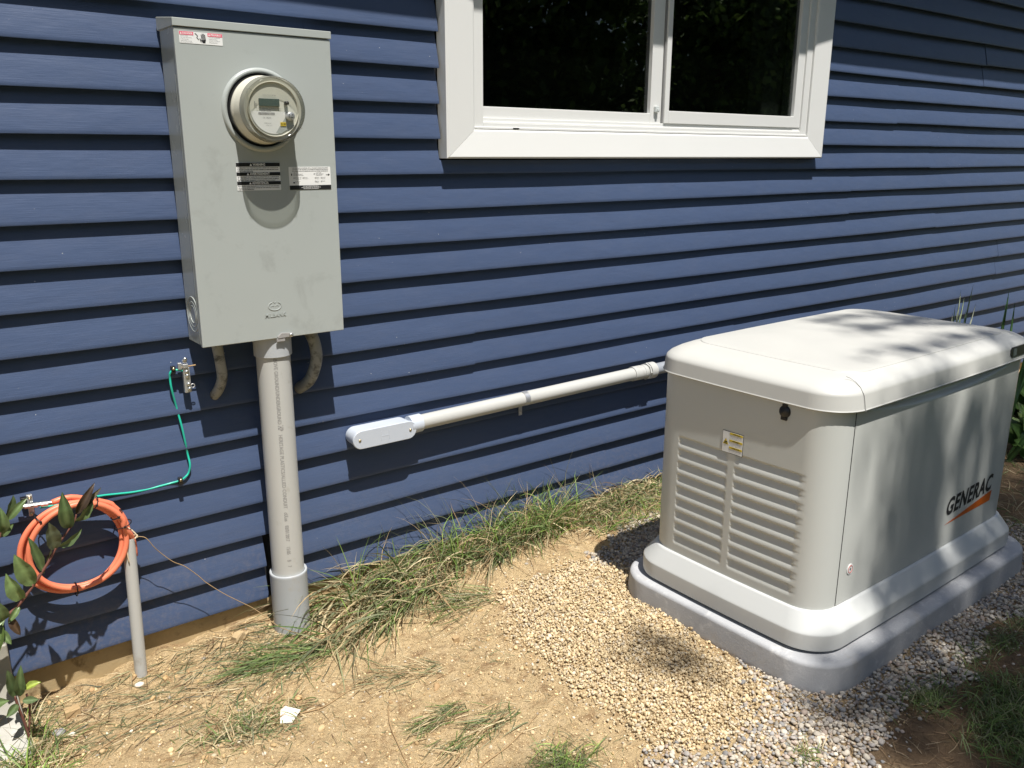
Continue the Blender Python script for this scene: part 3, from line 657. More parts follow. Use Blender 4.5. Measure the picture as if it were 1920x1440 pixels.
# start at connector, loops clockwise
N = 44; turns = 3.115
pts = [(.318,-.030,.5055),(.345,-.032,.511),(.380,-.031,.506)]
for k in range(2, int(turns*N)+1):
    a = R(62)-2*math.pi*k/N
    t_ = k/(turns*N); q = k/N
    rad = .1300+.0065*math.sin(2*math.pi*q*.62+.6)
    off = .0052*math.sin(q*2.3+1.0)
    y = -.030-.0125*(q-.2)+.003*math.sin(a*2)
    pts.append((.3600+rad*1.0*math.cos(a)+off, y, .3690+rad*.985*math.sin(a)+off*.8))
pts += [(.486,-.062,.398),(.500,-.055,.372),(.5085,-.045,.352),(.512,-.040,.325),(.512,-.036,.29)]
b.tube(catmull(pts, 3), .0078, 14); b.build('cable', 'orange_cable', cc, smooth=True)
for a in (128, 62, 30, 14, 263):
    ca, sa = math.cos(R(a)), math.sin(R(a)); m = Vector((.36+.131*ca, -.046, .369+.131*sa)); L = []
    for k in range(15):
        th = 2*math.pi*k/14; rad = .0175 if a != 14 else .024
        L.append((m.x+ca*rad*math.cos(th), m.y+.0255*math.sin(th), m.z+sa*rad*math.cos(th)))
    z = MB(); z.tube(L, .0017, 6, False); z.box(m.x-.003, m.x+.003, m.y-.029, m.y-.023, m.z-.003, m.z+.003); z.build('zip_tie', 'zip_black', cc, smooth=False)
cn = MB(); P0, P1 = Vector((.320,-.030,.5055)), Vector((.246,-.024,.5100)); d = (P1-P0)
def seg(t0, t1, r): cn.tube([P0+d*t0, P0+d*t1], r, 6 if r > .0074 else 14)
seg(0,.16,.0062); seg(.16,.40,.0078); seg(.40,.50,.0058); seg(.50,.62,.0078); seg(.62,.72,.0050); seg(.72,.92,.0080); seg(.92,1.0,.0055); seg(1.0,1.18,.0070)
cn.build('connector', 'screw_metal', cc)
gb = empty('ground_block', (.268, -.012, .505), 'small metal ground block screwed on the siding left of the orange coil', 'ground block')
b = MB(); b.box(.261, .275, -.016, -.004, .474, .535); b.build('bracket', 'zinc', gb, bevel=.001); b = MB(); b.box(.246, .2606, -.020, -.004, .516, .531); b.build('back_tab', 'black_plastic', gb, bevel=.001)
for zz in (.528, .481): b = MB(); b.lathe([(.005,0),(.0045,.003),(.0001,.0036)], (.268, -.016, zz), (0,-1,0), 14, True); b.build('screw', 'brass', gb, smooth=True)

# small conduit standing in the dirt
sc2 = empty('stub_conduit', (.487, -.045, -.11), 'slim weathered grey conduit stub standing in the dirt under the orange coil', 'conduit')
b = MB(); b.lathe([(.0142,.30),(.0142,.3515),(.0172,.3515),(.0176,.345),(.0178,-.15)], (.0,.0,0), (0,0,1), 32); 
b.v = [(p[0]+.4985+(p[2]-.35)*.022, p[1]-.040+(.35-p[2])*.012, p[2]) for p in b.v]
b.build('pipe', 'pvc_old_light' if 'pvc_old_light' in M else 'pvc_grey', sc2, smooth=True, auto=50)
b = MB(); b.tube(catmull([(.505,-.045,.30),(.500,-.045,.352),(.508,-.050,.362),(.520,-.056,.360),(.512,-.058,.352)], 6), .0024, 7)
b.tube(catmull([(.490,-.045,.388),(.503,-.05,.384),(.516,-.056,.366),(.520,-.058,.354)], 6), .0020, 7)
b.tube(catmull([(.495,-.045,.335),(.488,-.058,.32),(.4875,-.06,.30),(.489,-.06,.285)], 6), .0018, 6); b.build('frayed_string', 'rope', sc2, smooth=True)
b = MB(); b.tube(catmull([(.516,-.056,.358),(.540,-.065,.350),(.560,-.065,.315),(.579,-.06,.287),(.61,-.06,.250),(.643,-.06,.224),(.680,-.06,.180),(.701,-.06,.151),(.745,-.07,.105),(.787,-.075,.067),(.84,-.085,.02),(.887,-.13,-.03),(.93,-.15,-.06),(.984,-.14,-.095)], 5), .0011, 6)
o = b.build('dry_vine', 'dry_stem', None, smooth=True); tag(o, 'thin dry twine trailing from the slim conduit stub down to the dirt', 'twine')

# ------------------------------------------------------------------ conduit body and horizontal conduit
lb = empty('conduit_fitting', (1.342, -.035, .506), 'pale oval fitting with two cover screws at the left end of the level conduit', 'conduit fitting')
def stadium(x0, x1, zc, r, y, n=12):
    L = []
    for cx_, a0 in ((x1-r, -90), (x0+r, 90)):
        L += [(cx_+r*math.cos(R(a0+180*i/n)), y, zc+r*math.sin(R(a0+180*i/n))) for i in range(n+1)]
    return L
b = MB(); b.loft([stadium(1.226,1.460,.508,.0300,.002), stadium(1.223,1.463,.507,.0305,-.050), stadium(1.222,1.464,.507,.031,-.0585)]); b.build('body', 'pvc_light', lb, smooth=True, auto=40)
b = MB(); b.loft([stadium(1.2195,1.4665,.507,.0325,-.0590), stadium(1.2195,1.4665,.507,.0325,-.0650), stadium(1.2215,1.4645,.507,.0305,-.0668)]); cv = b.build('cover', 'pvc_light', lb, smooth=True, auto=40)
b = MB(); b.box(1.325,1.3275,-.0674,-.0666,.492,.522); b.box(1.356,1.3585,-.0674,-.0666,.492,.522); b.box(1.3275,1.356,-.0673,-.0666,.505,.5075); b.build('moulded_mark', 'pvc_light', cv)
for xx in (1.2445, 1.4405): b = MB(); b.lathe([(.0048,0),(.0045,.0022),(.0001,.003)], (xx,-.0668,.507), (0,-1,0), 14, True); b.build('screw', 'brass', cv, smooth=True)
b = MB(); b.tube([(1.452,-.036,.514),(1.498,-.036,.515)], .0325, 28); b.build('hub', 'pvc_light', lb, smooth=True, auto=40)
hc = empty('horizontal_conduit', (2.1, -.036, .52), 'long pale grey conduit running level along the siding towards the generator', 'conduit')
PY = -.036; PR = .0272
b = MB(); b.tube([(1.498,PY,.5155),(2.56,PY,.531)], PR, 32, False); b.build('pipe', 'pvc_grey', hc, smooth=True)
b = MB(); zc = .5315
for (xa, xb, r) in ((2.553,2.603,.0310),(2.603,2.612,.0295),(2.612,2.628,.0310)): b.tube([(xa,PY,zc),(xb,PY,zc)], r, 32)
b.build('coupling', 'pvc_grey', hc, smooth=True, auto=35)
b = MB(); b.tube([(2.634,PY,zc),(2.642,PY,zc)], .037, 8); b.tube([(2.646,PY,zc),(2.682,PY,zc)], .0355, 32); b.tube([(2.628,PY,zc),(2.69,PY,zc)], .0285, 28); b.build('compression_nut', 'pvc_grey', hc, smooth=True, auto=35)
b = MB(); fp = catmull([(2.68,PY,zc),(2.80,-.038,.5335),(2.95,-.045,.535),(3.10,-.08,.52),(3.20,-.20,.46),(3.25,-.40,.38),(3.26,-.66,.33)], 22)
b.tube(fp, [.0245+.0009*(i % 2) for i in range(len(fp))], 24); b.build('flexible_hose', 'flex_grey', hc, smooth=True)
b = MB(); L = []
st = MB()
for i in range(13):
    a = R(-95+190*i/12); L.append((a))
st.loft([[(xx, PY-(PR+.0018)*math.cos(a), .5235+(PR+.0018)*math.sin(a)) for a in L]+[(xx, PY-(PR+.0002)*math.cos(a), .5235+(PR+.0002)*math.sin(a)) for a in reversed(L)] for xx in (1.958, 1.980)])
st.box(1.962, 1.978, -.012, -.0085, .449, .499)
so2 = st.build('pipe_strap', 'zinc', None, smooth=False, auto=30); tag(so2, 'galvanized metal pipe strap with one screw halfway along the horizontal conduit', 'pipe strap')
b = MB(); b.lathe([(.0042,0),(.004,.003),(.0001,.0036)], (1.970,-.012,.461), (0,-1,0), 14, True); b.build('screw', 'screw_metal', so2, smooth=True)

# ------------------------------------------------------------------ generator
gen = empty('generator', (2.69, -.97, .03), 'large pale beige home standby generator with louvered end and orange slash logo', 'generator')
X0, X1, Y0, Y1 = 2.057, 3.318, -1.303, -.640; RC = .095
def rloop(off, r, z, n=10, ex=0.0, bulge=0.004, side=6):
    """rounded rectangle loop, ex = extra inset on the short ends, sides bowed out a little"""
    x0, x1, y0, y1 = X0-off+ex, X1+off-ex, Y0-off, Y1+off; pts = []
    cs = ((x1-r, y0+r, -90), (x1-r, y1-r, 0), (x0+r, y1-r, 90), (x0+r, y0+r, 180))
    for k, (cx_, cy_, a0_) in enumerate(cs):
        for i in range(n+1): pts.append([cx_+r*math.cos(R(a0_+90*i/n)), cy_+r*math.sin(R(a0_+90*i/n))])
        nx_ = cs[(k+1) % 4]; e = [nx_[0]+r*math.cos(R(nx_[2])), nx_[1]+r*math.sin(R(nx_[2]))]; s0 = pts[-1]
        nrm = (math.cos(R(a0_+90)), math.sin(R(a0_+90)))
        for i in range(1, side):
            t_ = i/side; bb_ = bulge*4*t_*(1-t_)
            pts.append([s0[0]+(e[0]-s0[0])*t_+nrm[0]*bb_, s0[1]+(e[1]-s0[1])*t_+nrm[1]*bb_])
    return [(p[0], p[1], z) for p in pts]
# pad
pad = MB(); pad.loft([rloop(.101,.15,-.16,ex=.016,bulge=0), rloop(.100,.15,-.06,ex=.016,bulge=0), rloop(.0965,.149,.003,ex=.016,bulge=0), rloop(.0950,.148,.009,ex=.016,bulge=0), rloop(.091,.146,.0140,ex=.016,bulge=0), rloop(.085,.143,.0168,ex=.016,bulge=0), rloop(.062,.13,.0195,ex=.016,bulge=0), rloop(.058,.13,.0205,ex=.016,bulge=0), rloop(-.1,.05,.021,ex=.016,bulge=0)])
po = pad.build('concrete_pad', 'concrete', None, smooth=True); weighted(po); tag(po, 'light grey composite pad with rounded corners underneath the generator', 'equipment pad')
b = MB(); add_text(b, 'GENERAC', (2.62, -1.3985, -.062), (1,0,0), Vector((0,.10,1)).normalized(), .33, .036, bold=.02, extrude=.003, shear=.2); b.build('raised_name', 'concrete', po)
# skirt
b = MB(); b.loft([rloop(.030,.11,.030), rloop(.047,.125,.0315,ex=.006), rloop(.0478,.125,.036,ex=.006), rloop(.0475,.122,.080,ex=.006), rloop(.0455,.121,.0855,ex=.006), rloop(.0425,.120,.0895,ex=.006), rloop(.010,.10,.134), rloop(.0045,.098,.139), rloop(-.002,.095,.1395), rloop(-.01,.09,.12)], False, True); weighted(b.build('skirt', 'gen_skirt', gen, smooth=True, auto=50))
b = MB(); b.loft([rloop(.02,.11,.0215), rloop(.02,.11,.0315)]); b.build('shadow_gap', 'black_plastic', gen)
# end panel with louvers
ZB, ZT = .1400, .772
def smooth01(a, b_, x): t_ = np.clip((x-a)/(b_-a), 0, 1); return t_*t_*(3-2*t_)
arc = RC*math.pi/2
us = []; flat = (Y1-RC)-(Y0+RC)
us = list(np.linspace(0, arc, 14)[:-1])+list(np.linspace(arc, arc+flat, 190)[:-1])+list(np.linspace(arc+flat, 2*arc+flat, 12))
vs_ = np.linspace(ZB, ZT, 330)
def endpt(u):
    if u <= arc: a = R(270)-u/RC; return X0+RC+RC*math.cos(a), Y0+RC+RC*math.sin(a), math.cos(a), math.sin(a)
    if u >= arc+flat: a = R(180)-(u-arc-flat)/RC; return X0+RC+RC*math.cos(a), Y1-RC+RC*math.sin(a), math.cos(a), math.sin(a)
    t_ = (u-arc)/flat; return X0-.004*4*t_*(1-t_), Y0+RC+(u-arc), -1.0, 0.0
EP = np.array([endpt(u) for u in us]); PY_ = EP[:, 1][:, None]; PZ = vs_[None, :]
disp = np.zeros((len(us), len(vs_)))
for (ya, yb, z0_, z1_) in ((-.957, -.752, .162, .553), (-1.214, -.978, .160, .556)):
    pitch_ = (z1_-z0_)/9
    for k in range(9):
        lo_ = z0_+k*pitch_; cz_ = lo_+pitch_*.5; hz = pitch_*.5; cy_ = (ya+yb)/2; hy = (yb-ya)/2; r = .013
        qx = np.abs(PY_-cy_)-(hy-r); qz = np.abs(PZ-cz_)-(hz-r)
        d_ = np.hypot(np.maximum(qx, 0), np.maximum(qz, 0))+np.minimum(np.maximum(qx, qz), 0)-r
        lowpart = (PZ < cz_)
        edge = smooth01(0.0, -.009, d_)
        vfrac = np.clip((PZ-lo_)/pitch_, 0, 1)
        dep = .0085*smooth01(.06, .92, vfrac)*(1-smooth01(.84, .985, vfrac))
        mask_y = smooth01(hy, hy-.016, np.abs(PY_-cy_))
        disp = np.maximum(disp, dep*np.where(lowpart, edge, mask_y)*(d_ < .0))
V = np.stack([np.broadcast_to(EP[:, 0][:, None]-disp*EP[:, 2][:, None], disp.shape), np.broadcast_to(EP[:, 1][:, None]-disp*EP[:, 3][:, None], disp.shape), np.broadcast_to(PZ, disp.shape)], -1).reshape(-1, 3)
nu, nv = len(us), len(vs_); ii = (np.arange(nu-1)[:, None]*nv+np.arange(nv-1)[None]).ravel()
ep = npmesh('end_panel', V, np.stack([ii+nv, ii, ii+1, ii+nv+1], 1)[:, ::-1], 'gen_panel', parent=gen)
# front panel with scalloped top edge
xs_ = np.linspace(X0+RC+.0022, X1-RC, 120); zs_ = np.linspace(.1415, ZT, 160)
GXx, GZz = np.meshgrid(xs_, zs_, indexing='ij'); tt = (GXx-xs_[0])/(xs_[-1]-xs_[0])
zarc = .752-.050*np.clip(4*tt*(1-tt), 0, 1)**.8
rec = .016*smooth01(0, .022, GZz-zarc)*smooth01(0, .12, tt)*smooth01(1, .88, tt)
yy_ = Y0-.004*4*tt*(1-tt)+rec-.0012
V = np.stack([GXx, yy_, GZz], -1).reshape(-1, 3); nu, nv = len(xs_), len(zs_); ii = (np.arange(nu-1)[:, None]*nv+np.arange(nv-1)[None]).ravel()
fp_ = npmesh('front_panel', V, np.stack([ii+nv, ii, ii+1, ii+nv+1], 1)[:, ::-1], 'gen_panel', parent=gen)
b = MB(); xa = X0+RC; b.box(xa-.0006, xa+.0022, Y0+.0005, Y0+.012, .1405, ZT-.004); b.build('panel_seam', 'black_plastic', gen)
# remaining shell (far end and back)
b = MB(); L0 = rloop(0, RC, .1405); L1 = rloop(0, RC, ZT)
def sub(L): return [p for p in L if (p[0] > X1-RC-.001) or p[1] > Y1-.02]
A, B = sub(L0), sub(L1); n = len(A); b.add(A+B, [(i, i+1, n+i+1, n+i) for i in range(n-1)]); b.build('rear_shell', 'gen_panel', gen, smooth=True, fix=False)
b = MB(); b.loft([rloop(-.03, RC-.02, .15), rloop(-.03, RC-.02, .76)]); b.build('inner_core', 'black_plastic', gen)
# lid
b = MB(); b.loft([rloop(.006,.10,.760,ex=.004), rloop(.020,.115,.7555,ex=.0125), rloop(.0235,.118,.7535,ex=.0125), rloop(.0245,.119,.756,ex=.0125), rloop(.0215,.117,.760,ex=.0125), rloop(.0155,.112,.797,ex=.0085), rloop(.0120,.110,.806,ex=.0085), rloop(.003,.105,.816,ex=.010),
        rloop(-.014,.096,.828,ex=.020), rloop(-.028,.088,.8365,ex=.055), rloop(-.036,.080,.8400,ex=.0875), rloop(-.0372,.079,.8428,ex=.0885), rloop(-.041,.076,.8440,ex=.0925), rloop(-.050,.070,.8450,ex=.10), rloop(-.12,.05,.8500,ex=.16), rloop(-.22,.03,.8535,ex=.25)])
lid = weighted(b.build('lid', 'gen_lid', gen, smooth=True, auto=42))
b = MB(); b.tube([(X0+RC+.004, Y0-.0255, .7525), (X0+RC+.002, Y0-.0165, .797), (X0+RC+.000, Y0-.0125, .8065), (X0+RC+.004, Y0-.002, .8175), (X0+RC+.006, Y0+.015, .829), (X0+RC+.004, Y0+.032, .8375), (X0+RC-.004, Y0+.040, .8415)], .0009, 6); b.build('lid_seam', 'ink_faint', lid)
# display window on the lid front
b = MB(); ya_ = Y0-.0185
def lidpt(x, z, o=.0): return (x, Y0-.0215-o-.004*4*((x-X0-RC)/(X1-X0-2*RC))*(1-(x-X0-RC)/(X1-X0-2*RC))+(z-.760)*.16, z)
cor = [(3.086,.7815),(3.098,.771),(3.240,.771),(3.240,.803),(3.105,.803),(3.090,.797)]
b.add([lidpt(x, z, .0035) for x, z in cor]+[lidpt(x, z, -.004) for x, z in cor], [(0,1,2,3,4,5)]+[(i, (i+1) % 6, 6+(i+1) % 6, 6+i) for i in range(6)]); dw = b.build('status_window', 'black_plastic', lid)
b = MB(); b.add([lidpt(x, z, .0042) for x, z in ((3.100,.775),(3.128,.775),(3.133,.799),(3.106,.799))], [(0,1,2,3)]); b.build('screen', 'display_glass', dw)
# key cap, labels, logo
b = MB(); b.lathe([(.0185,-.002),(.0180,.004),(.012,.009),(.0001,.010)], (X0-.002, -1.140, .727), (-1,0,0), 28, True); b.box(X0-.009, X0+.001, -1.147, -1.133, .738, .752); b.box(X0-.009, X0+.001, -1.150, -1.131, .702, .712); b.build('key_cap', 'black_plastic', gen, smooth=False, bevel=.001)
EX = X0-.0047
def lab(name, mat, y0, y1, z0, z1, off, parent):
    b = MB(); b.box(EX-off-.0004, EX-off+.0008, y0, y1, z0, z1); return b.build(name, mat, parent)
ll = lab('warning_label', 'sticker_black', -1.008, -.930, .549, .619, .0, gen)
a_ = lab('symbol_panel', 'sticker_white', -.957, -.9315, .5505, .6175, .0006, ll)
a_ = lab('text_panel', 'sticker_white', -1.0065, -.9575, .5505, .6175, .0006, ll)
b = MB()
for k in range(3): b.box(EX-.0014, EX-.0009, -1.006, -.958, .6100-k*.0225, .6165-k*.0225)
b.add([(EX-.0013, -.9335, .576), (EX-.0013, -.955, .576), (EX-.0013, -.9443, .596)], [(0,1,2)]); b.build('yellow_band', 'sticker_yellow', ll)
b = MB(); UL = Vector((0,-1,0))
for k, s_ in enumerate(('WARNING', 'AVERTISSEMENT', 'ADVERTENCIA')):
    add_text(b, s_, (EX-.0016, -.968, .6112-k*.0225), UL, UZ, .028, .0042, bold=.03)
    for j in range(4): add_text(b, 'Hot surfaces and moving parts inside', (EX-.0012, -.9595, .6065-k*.0225-j*.0036), UL, UZ, .040-.008*(j == 3), .0019)
b.box(EX-.0018, EX-.0014, -.950, -.939, .5785, .5800); b.box(EX-.0018, EX-.0014, -.949, -.940, .5825, .586); b.build('print', 'ink', ll)
FYf = Y0-.0022
st_ = MB(); st_.lathe([(.0165,-.001),(.0165,.0006),(.0001,.0008)], (2.212, FYf-.0012, .245), (0,-1,0), 32, True); st_ = st_.build('round_sticker', 'sticker_white', gen)
b = MB(); b.tube([(2.212+.0115*math.cos(a), FYf-.0022, .245+.0115*math.sin(a)) for a in np.linspace(0, 6.283, 33)], .0008, 5, False); b.build('ring', 'red_ink', st_)
b = MB(); b.add([(2.214,FYf-.0022,.2545),(2.2065,FYf-.0022,.2440),(2.2115,FYf-.0022,.2440),(2.2095,FYf-.0022,.2355),(2.2175,FYf-.0022,.2465),(2.2125,FYf-.0022,.2465)], [tuple(range(6))]); b.build('bolt_mark', 'ink', st_)
b = MB()
def fy(x): t_ = (x-X0-RC)/(X1-X0-2*RC); return Y0-.004*4*t_*(1-t_)-.0020
lz = lambda a: .254+.012*a/.355
def logomap(a, b_, c): return (2.803+a, fy(2.803+a)-.0006, lz(a)+b_)
add_text(b, 'GENERAC', (0,0,0), UX, UZ, .350, .0645, bold=.032, shear=.2, mapf=logomap, space=1.1); b.build('logo_name', 'ink', gen)
b = MB(); b.add([(2.798,fy(2.798)-.0006,.2225),(3.150,fy(3.150)-.0006,.2235),(3.158,fy(3.158)-.0006,.2625)], [(0,1,2)]); b.build('logo_slash', 'logo_orange', gen)

ROT = R(1.3)
gen.rotation_euler = (0, 0, ROT); gen.location = (gen.location.x-.004, gen.location.y+.009, gen.location.z)
_c = Vector((2.69, -.97, 0)); po.rotation_euler = (0, 0, ROT); po.location = _c-Matrix.Rotation(ROT, 3, 'Z') @ _c+Vector((.006, .009, 0))
# ------------------------------------------------------------------ gravel, crumbs, grass
def ico(sub=1):
    bm = bmesh.new(); bmesh.ops.create_icosphere(bm, subdivisions=sub, radius=1); bm.verts.ensure_lookup_table()
    V = np.array([v.co[:] for v in bm.verts]); F = np.array([[v.index for v in f.verts] for f in bm.faces]); bm.free(); return V, F
ICO1, ICO2 = ico(1), ico(2)
def scatter(name, P, size, cols, seed, base=None, flat=(.45, .8), sink=.25, mat='pebble', lump=.16, jit=.18):
    """P (n,3) points, size (n,), one deformed stone per point"""
    r = rng(seed); BV, BF = base or ICO2; n = len(P); m = len(BV)
    S = np.stack([np.ones(n), r.uniform(.65, .95, n), r.uniform(*flat, n)], 1)*size[:, None]
    variants = 24; D = []
    for k in range(variants):
        q = BV.copy(); 
        for _ in range(5):
            d = r.normal(size=3); d /= np.linalg.norm(d); q *= (1-lump*np.clip((BV@d)-r.uniform(.35, .7), 0, 1)[:, None]*2.0)
        q += r.normal(size=3)*0; q *= (1+lump*.35*np.sin(BV@r.normal(size=3)*2.2+r.uniform(0, 6))[:, None]); D.append(q)
    D = np.array(D); k = r.integers(0, variants, n); V = D[k]*S[:, None, :]
    a = r.uniform(0, 6.283, n); t1, t2 = r.normal(0, .28, n), r.normal(0, .28, n)
    def rot(V, a, i, j):
        c, s_ = np.cos(a)[:, None], np.sin(a)[:, None]; out = V.copy(); out[..., i] = V[..., i]*c-V[..., j]*s_; out[..., j] = V[..., i]*s_+V[..., j]*c; return out
    V = rot(V, t1, 1, 2); V = rot(V, t2, 0, 2); V = rot(V, a, 0, 1)
    V = V+P[:, None, :]; V[..., 2] += (S[:, 2]*(1-2*sink))[:, None]
    F = (BF[None]+(np.arange(n)*m)[:, None, None]).reshape(-1, 3)
    cols = np.array(cols); ci = r.integers(0, len(cols), n); C = cols[ci]*np.clip(r.normal(1, jit, n), .5, 1.6)[:, None]
    return npmesh(name, V.reshape(-1, 3), F, mat, np.repeat(C, m, 0))
def hexpts(P, d, r, jitter=.35):
    xs = [p[0] for p in P]; ys = [p[1] for p in P]
    X, Y = np.meshgrid(np.arange(min(xs)-.05, max(xs)+.05, d), np.arange(min(ys)-.05, max(ys)+.05, d*.87)); X = X+(np.arange(X.shape[0]) % 2)[:, None]*d*.5
    X = X.ravel()+r.normal(0, d*jitter, X.size); Y = Y.ravel()+r.normal(0, d*jitter, Y.size); return X, Y
def offpad(x, y, m=.095):
    c, s_ = math.cos(ROT), math.sin(ROT); dx, dy = x-2.696, y+.961; u = dx*c+dy*s_+2.69; v = -dx*s_+dy*c-.97
    qx = np.abs(u-(X0+X1)/2)-((X1-X0)/2+m-.166); qy = np.abs(v-(Y0+Y1)/2)-((Y1-Y0)/2+m-.15)
    return (np.hypot(np.maximum(qx, 0), np.maximum(qy, 0))+np.minimum(np.maximum(qx, qy), 0)-.15) > 0
r = rng(11)
# tan gravel
allx, ally, allz, alls = [], [], [], []
for layer in range(3):
    x, y = hexpts(TAN, .0102, r, .3); wob = .035*fbm(x, y, 14, 21)+.015*fbm(x, y, 50, 22)+r.normal(0, .03, len(x))*(r.uniform(0, 1, len(x)) < .6)
    keep = inpoly(x+wob, y-wob, TAN) & offpad(x, y, .098)
    dens = r.uniform(0, 1, len(x)) < (1.0, .75, .35)[layer]
    keep &= dens; x, y = x[keep], y[keep]
    allx.append(x); ally.append(y); allz.append(gz(x, y)+layer*.0045); alls.append(np.clip(r.lognormal(-5.40, .34, len(x)), .0024, .0095)*(1-.08*layer))
# strays
x = r.normal(1.60, .17, 2600)[:1500]; y = r.normal(-.75, .36, 2600)[:1500]; k_ = offpad(x, y, .1) & ~inpoly(x, y, TAN); x, y = x[k_], y[k_]
allx.append(x); ally.append(y); allz.append(gz(x, y)); alls.append(np.clip(r.lognormal(-5.6, .4, len(x)), .0015, .007))
P = np.stack([np.concatenate(allx), np.concatenate(ally), np.concatenate(allz)], 1)
o = scatter('tan_gravel', P, np.concatenate(alls), [(.56,.435,.255),(.60,.475,.285),(.53,.405,.235),(.58,.45,.27),(.49,.375,.215),(.62,.50,.32),(.60,.50,.35),(.54,.46,.34),(.45,.34,.20)], 31, ICO2 , flat=(.6, .95), lump=.3, jit=.15)
tag(o, 'spread of clay-coated tan gravel beside the generator pad', 'gravel', kind='stuff')
# grey pea gravel
allx, ally, allz, alls = [], [], [], []
for layer in range(2):
    for PG in (GREY, GREYB):
        x, y = hexpts(PG, .0124, r, .32); wob = .03*fbm(x, y, 12, 41)+.02*fbm(x, y, 45, 42)
        keep = inpoly(x+wob, y-wob, PG) & offpad(x, y, .098) & ~inpoly(x+r.normal(0, .035, len(x)), y+r.normal(0, .03, len(x)), TAN) & (r.uniform(0, 1, len(x)) < (.97, .55)[layer])
        x, y = x[keep], y[keep]; allx.append(x); ally.append(y); allz.append(gz(x, y)+layer*.0055); alls.append(np.clip(r.lognormal(-5.08, .28, len(x)), .003, .0115))
x = r.uniform(1.3, 3.8, 1500); y = -1.52+r.normal(0, .10, 1500); k_ = ~inpoly(x, y, GREY) & offpad(x, y, .1) & (y < -1.3); x, y = x[k_], y[k_]
x = x[:260]; y = y[:260]
allx.append(x); ally.append(y); allz.append(gz(x, y)); alls.append(r.uniform(.003, .0075, len(x)))
P = np.stack([np.concatenate(allx), np.concatenate(ally), np.concatenate(allz)], 1)
o = scatter('grey_gravel', P, np.concatenate(alls), [(.44,.39,.32),(.37,.33,.28),(.50,.44,.35),(.33,.30,.27),(.55,.49,.40),(.40,.32,.23),(.40,.32,.26),(.27,.26,.25)], 32, ICO2, flat=(.42, .75), lump=.14, jit=.16)
tag(o, 'bed of grey pea gravel around the generator pad', 'gravel', kind='stuff')
# dirt crumbs and small stones
n = 42000; x = r.uniform(.0, 2.3, n); y = -r.uniform(0, 1, n)**.9*1.6+.02; k_ = offpad(x, y, .1); x, y = x[k_], y[k_]
cl = fbm(x, y, 7, 51); k_ = r.uniform(-1.2, 1.0, len(x)) < cl; x, y = x[k_], y[k_]; n = len(x)
P = np.stack([x, y, gz(x, y)], 1)
sz = np.clip(r.lognormal(-6.15, .48, n), .0009, .0085)
o = scatter('dirt_crumbs', P, sz, [(.58,.42,.22),(.65,.49,.28),(.52,.37,.19),(.64,.49,.29),(.38,.26,.13)], 33, ICO1, flat=(.5, .9), lump=.25, sink=.3)
tag(o, 'loose clay crumbs and grit over the tan dirt', 'dirt crumbs', kind='stuff')
n = 520; x = r.uniform(.0, 2.1, n); y = -.03-r.uniform(0, 1, n)**1.6*1.5; k_ = offpad(x, y, .12) & (fbm(x, y, 6, 95)+.5*(y > -.2) > .1) & ~inpoly(x, y, TAN); x, y = x[k_], y[k_]
o = scatter('dirt_clods', np.stack([x, y, gz(x, y)], 1), np.clip(r.lognormal(-4.95, .4, len(x)), .004, .018), [(.46,.31,.15),(.54,.38,.19),(.40,.26,.13),(.60,.44,.24)], 35, ICO2, flat=(.4, .8), lump=.35, sink=.35)
tag(o, 'crumbled clay clods lying on the tan dirt', 'clods', kind='stuff')
n = 1900; x = r.uniform(.0, 2.2, n); y = -r.uniform(0.02, 1.6, n); k_ = offpad(x, y, .1); x, y = x[k_], y[k_]; P = np.stack([x, y, gz(x, y)], 1)
o = scatter('small_stones', P, np.clip(r.lognormal(-5.75, .40, len(x)), .0018, .010), [(.50,.42,.29),(.44,.36,.24),(.52,.40,.24),(.38,.34,.28),(.56,.49,.37),(.42,.30,.17)], 34, ICO2, flat=(.4, .7), sink=.4)
tag(o, 'pale small stones scattered in the tan dirt', 'stones', kind='stuff')

